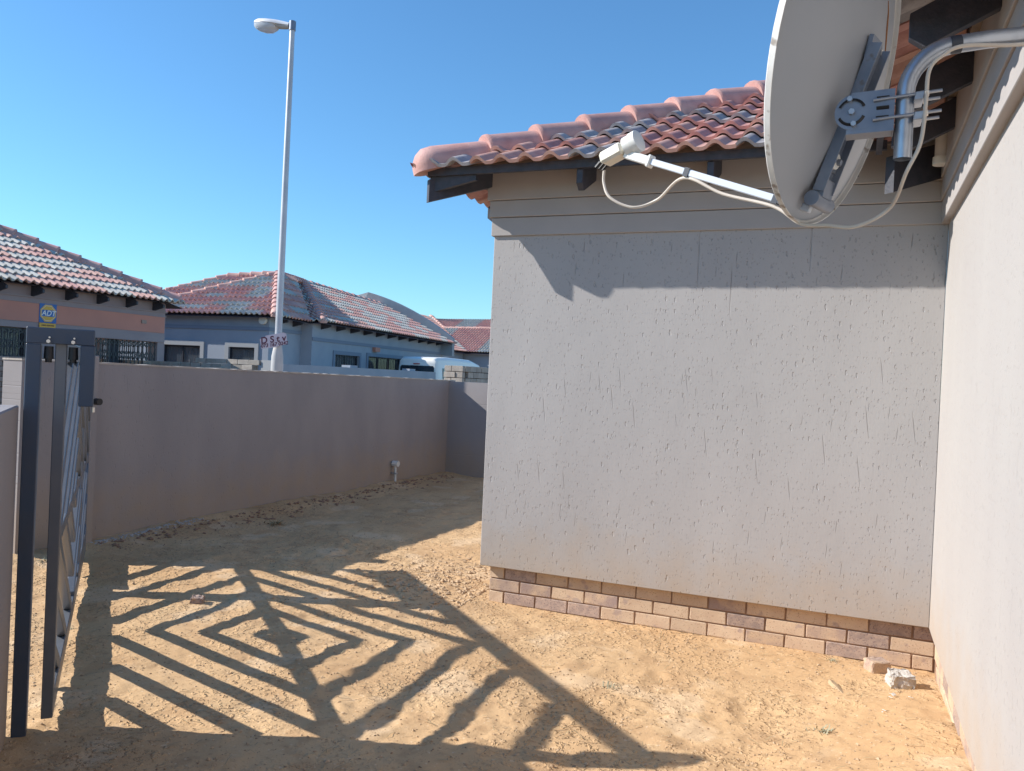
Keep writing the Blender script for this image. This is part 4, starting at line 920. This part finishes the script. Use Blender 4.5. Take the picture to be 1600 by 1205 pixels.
# brick pillar beyond the back wall
bp = thing('brick_pillar', (-7.2, 8.6, -.1), 'rough cement brick pillar showing above the far end of the yard wall', 'pillar')
MB().box(-7.32, -7.02, 8.22, 10.3, -.1, 1.70).build('mortar_core', M['mortar'], bp)
PB = [brick_mesh(.222, .10, .11, M['block'], s) for s in range(3)]; PH = brick_mesh(.14, .10, .11, M['block'], 8)
for r in range(8):
    z = 1.70 - r * .112; xs = [(-7.31, PB[0]), (-7.08, PH)] if r % 2 else [(-7.31, PH), (-7.16, PB[1])]
    for x, me in xs: l = .14 if me is PH else .222; link(bpy.data.objects.new('brick', me), bp, Matrix.Translation((x + l / 2 - .01, 8.20 + random.uniform(-.01, .01), z)))
    y = 8.28 + (.11 if r % 2 else 0)
    while y < 10.2: link(bpy.data.objects.new('brick', random.choice(PB)), bp, Matrix.Translation((-7.0 + random.uniform(-.006, .006), y + .111, z)) @ Matrix.Rotation(math.pi / 2, 4, 'Z')); y += .232

# ------------------------------------------------------------------ white van
VX, VY, VW = -13.94, 18.95, .80
van = thing('white_van', (VX, VY + 2.4, -.1), 'white minibus van seen from behind over the long wall', 'van')
def vsec(y, top, w, zb=.35):
    pts = []
    for k in range(9):
        a = math.pi / 2 * k / 8; pts.append((w * .90 - .14 + .14 * math.cos(a) , top - .16 + .16 * math.sin(a)))
    half = [(w * .98, zb), (w, zb + .45), (w * .99, 1.2), (w * .92, top - .22)] + pts
    return [(VX + x, VY + y, z) for x, z in half] + [(VX - x, VY + y, z) for x, z in reversed(half)]
secs = [vsec(.10, 2.02, VW * .93), vsec(.13, 2.09, VW * .97), vsec(.28, 2.15, VW), vsec(1.0, 2.18, VW), vsec(2.8, 2.16, VW), vsec(3.6, 2.02, VW * .98), vsec(4.3, 1.35, VW * .96), vsec(4.7, 1.0, VW * .9)]
mb = MB(); n = len(secs[0])
for s_ in secs: mb.v += s_
for i in range(len(secs) - 1):
    for k in range(n): k2 = (k + 1) % n; mb.f.append((i * n + k, i * n + k2, (i + 1) * n + k2, (i + 1) * n + k)); mb.mi.append(0)
mb.f += [tuple(range(n))[::-1], tuple((len(secs) - 1) * n + k for k in range(n))]; mb.mi += [0, 0]
mb.build('body', M['van'], van, True)
MB().prism([(VX + a * VW, VY + .085, z) for a, z in ((-.84, 1.2), (.84, 1.2), (.80, 1.80), (.74, 1.86), (-.74, 1.86), (-.80, 1.80))], (0, .03, 0)).build('rear_window', M['glass'], van)
MB().box(VX - .14, VX + .10, VY + .07, VY + .12, 1.905, 1.935).build('brake_light', M['tail'], van)
for y0, y1 in ((.5, 1.7), (1.85, 2.9)): MB().prism([(VX + VW + .002, VY + y0, 1.25), (VX + VW + .002, VY + y1, 1.25), (VX + VW * .945, VY + y1, 1.80), (VX + VW * .945, VY + y0, 1.80)], (.012, 0, 0)).build('side_window', M['glass'], van)
for sx_ in (-1, 1):
    MB().box(VX + sx_ * VW * .93 - .06, VX + sx_ * VW * .93 + .06, VY + .06, VY + .16, .8, 1.15).build('tail_light', M['tail'], van)
    for y in (1.0, 3.9):
        mb = MB(); mb.tube([(VX + sx_ * (VW - .2), VY + y, .23), (VX + sx_ * (VW + .01), VY + y, .23)], .33, 24); wh = mb.build('wheel', M['tyre'], van, True)
        mb = MB(); mb.tube([(VX + sx_ * (VW + .01), VY + y, .23), (VX + sx_ * (VW + .02), VY + y, .23)], .19, 20); mb.build('rim', M['pole'], wh, True)

# ------------------------------------------------------------------ small things on the sand
def lump(name, c, size, mat_, label, cat, rz=0, tilt=(0, 0), seed=1, rough_=.012, sub=3, group=None):
    r = random.Random(seed); bm = bmesh.new(); bmesh.ops.create_cube(bm, size=1); bmesh.ops.bevel(bm, geom=bm.edges[:], offset=.06, segments=1, affect='EDGES'); bmesh.ops.subdivide_edges(bm, edges=bm.edges[:], cuts=sub, use_grid_fill=True)
    for v_ in bm.verts: v_.co = V((v_.co.x * size[0], v_.co.y * size[1], v_.co.z * size[2])) + V([r.gauss(0, 1) * rough_ * .35 for _ in range(3)])
    me = bpy.data.meshes.new(name); bm.to_mesh(me); bm.free(); me.materials.append(mat_)
    z = hz(c[0], c[1]) + size[2] / 2 - .012
    o = link(bpy.data.objects.new(name, me), None, Matrix.Translation((c[0], c[1], z)) @ Matrix.Rotation(rz, 4, 'Z') @ Matrix.Rotation(tilt[0], 4, 'X') @ Matrix.Rotation(tilt[1], 4, 'Y')); return tag(o, label, cat, group)
lump('half_brick', (-.262, -.12), (.110, .10, .075), M['brick mix'], 'cream half brick lying against the plinth near the inner corner', 'brick', .50, (.0, 0), 3, .004)
lump('concrete_lump', (-.155, -.345), (.115, .095, .085), M['concrete'], 'pale broken concrete lump on the sand just in front of the half brick', 'rubble', .25, (.08, .05), 5, .012)
lump('wood_offcut', (-.46, -.56), (.030, .17, .022), M['wood'], 'thin tan wood offcut lying on the sand left of the concrete lump', 'wood', .45, (.1, .3), 6, .002)
lump('brick_chunk', (-4.36, -.99), (.075, .06, .05), M['brick purple'], 'brown brick chunk lying inside the gate shadow', 'rubble', .5, (.1, .1), 8, .01)
def litter(c, n, s, seed, label):
    r = random.Random(seed); mb = MB()
    for k in range(n):
        x, y = c[0] + r.uniform(-s, s), c[1] + r.uniform(-s * .6, s * .6); z = hz(x, y) + .006; a = r.uniform(0, 3.1); l = r.uniform(.3, .8) * s
        d = V((math.cos(a), math.sin(a), 0)) * l; w = V((-math.sin(a), math.cos(a), r.uniform(.2, .8))).normalized() * l * .5; o_ = V((x, y, z))
        mb.prism([o_ - d / 2, o_ + w * .2, o_ + d / 2, o_ + d / 2 + w, o_ + w * 1.2, o_ - d / 2 + w], (0, 0, .002))
    return tag(mb.build('paper_scrap', M['paper'], None, origin=(c[0], c[1], hz(*c))), label, 'litter')
litter((-.165, -.60), 4, .05, 3, 'crumpled white paper scrap just below the concrete lump'); litter((-.24, -.86), 2, .03, 4, 'tiny white paper scrap farthest from the concrete lump')
def weed(c, n, s, seed, label, mt='weed'):
    r = random.Random(seed); mb = MB()
    for k in range(n):
        a = r.uniform(0, 6.28); l = s * r.uniform(.5, 1); x, y = c[0] + r.gauss(0, s * .35), c[1] + r.gauss(0, s * .35); z = hz(x, y) - .004; up = r.uniform(.2, 1.0)
        d = V((math.cos(a), math.sin(a), up)).normalized(); w = V((-math.sin(a), math.cos(a), 0)) * s * .055; o_ = V((x, y, z)); m_ = o_ + d * l * .55 + V((0, 0, .004)); t = o_ + d * l - V((0, 0, l * .1))
        b = len(mb.v); mb.v += [tuple(o_ - w), tuple(o_ + w), tuple(m_ + w * .8), tuple(m_ - w * .8), tuple(t)]; mb.f += [(b, b + 1, b + 2, b + 3), (b + 3, b + 2, b + 4)]; mb.mi += [0, 0]
    return tag(mb.build('weed' if mt == 'weed' else 'grass_tuft', M[mt], None, origin=(c[0], c[1], hz(*c))), label, 'weed')
weed((-.50, -.05), 26, .045, 1, 'small grey green weed at the foot of the plinth near the half brick')
weed((-.51, -1.18), 30, .055, 2, 'spreading green weed on the open sand near the bottom right')
weed((-5.75, 1.55), 45, .11, 3, 'dry grass tuft in the shade near the long wall', 'straw')
weed((-1.55, -1.05), 22, .05, 4, 'faint small weed in the middle of the sunlit sand')
weed((-3.9, -.72), 18, .05, 5, 'tiny weed between the bars of the gate shadow')
weed((-6.1, -.75), 24, .06, 6, 'low green weed just outside the gate by the wall end')
weed((-4.6, -1.75), 18, .045, 7, 'tiny weed near the bottom rail of the gate')
# pebbles and debris, joined
def scatter(name, n, area, smin, smax, mt, seed, pw=3.0, dens=None):
    r = np.random.default_rng(seed); vs = []; fs = []
    base = np.array([(1, 0, 0), (-1, 0, 0), (0, 1, 0), (0, -1, 0), (0, 0, 1), (0, 0, -1)], float); F = [(0, 2, 4), (2, 1, 4), (1, 3, 4), (3, 0, 4), (2, 0, 5), (1, 2, 5), (3, 1, 5), (0, 3, 5)]
    x = r.uniform(area[0], area[1], n); y = r.uniform(area[2], area[3], n)
    if dens is not None: x, y = dens(r, n)
    z = height(x, y)
    for i in range(n):
        s = smin + (smax - smin) * r.random() ** pw; p = base * s * r.uniform(.5, 1.2, (6, 1)) * np.array([1.2, 1, .62]); a = r.uniform(0, 6.28); c, q = math.cos(a), math.sin(a)
        p = np.stack([p[:, 0] * c - p[:, 1] * q + x[i], p[:, 0] * q + p[:, 1] * c + y[i], p[:, 2] + z[i] + s * .15], 1); b = len(vs); vs += p.tolist(); fs += [(b + f[0], b + f[1], b + f[2]) for f in F]
    me = bpy.data.meshes.new(name); me.from_pydata(vs, [], fs); me.materials.append(mt); tag(link(bpy.data.objects.new(name, me)), kind='stuff')
scatter('clods', 14000, (-6.2, -.05, -3.0, 1.6), .002, .009, M['clod'], 12, 2.5)
scatter('dark_crumbs', 5000, (-6.2, -.05, -3.0, 1.6), .002, .008, M['earth'], 13, 2.5)
scatter('pebbles', 2400, (-6.2, -.05, -3.0, 1.6), .003, .014, M['clod'], 2, 4)
scatter('gravel', 1500, (0, 1, 0, 1), .004, .028, M['clod'], 3, 3.2, dens=lambda r, n: (np.clip(-3.2 + r.normal(0, .34, n), -4.6, -2.85), .38 + r.normal(0, .42, n)))
scatter('rubble', 500, (0, 1, 0, 1), .008, .034, M['mortar'], 4, 2.5, dens=lambda r, n: (-6.22 + np.abs(r.normal(0, .16, n)), r.uniform(-.2, 6.2, n)))
scatter('plaster_crumbs', 90, (0, 1, 0, 1), .004, .014, M['clod'], 6, 2.5, dens=lambda r, n: (r.uniform(-2.7, -.05, n), -np.abs(r.normal(0, .35, n)) - .02))
scatter('wall_foot_crumbs', 420, (0, 1, 0, 1), .005, .018, M['concrete'], 16, 2.5, dens=lambda r, n: (-6.28 + np.abs(r.normal(0, .05, n)), r.uniform(-.2, 1.1, n)))
def straws(n, seed):
    r = random.Random(seed); mb = MB()
    for k in range(n):
        x, y = r.uniform(-5.8, -.1), r.uniform(-2.9, 1.6); a = r.uniform(0, 3.14); l = r.uniform(.02, .09); d = V((math.cos(a), math.sin(a), 0)) * l; z = hz(x, y) + .006; w = V((-math.sin(a), math.cos(a), 0)) * .0018
        b = len(mb.v); o_ = V((x, y, z)); q = o_ + d * .5 + V((0, 0, r.uniform(0, .010))); e = o_ + d; e.z = z + r.uniform(-.004, .004)
        mb.v += [tuple(o_ - w), tuple(o_ + w), tuple(q + w), tuple(q - w), tuple(e + w), tuple(e - w)]; mb.f += [(b, b + 1, b + 2, b + 3), (b + 3, b + 2, b + 4, b + 5)]; mb.mi += [0, 0]
    tag(mb.build('dry_grass_bits', M['straw']), kind='stuff')
straws(1100, 4)
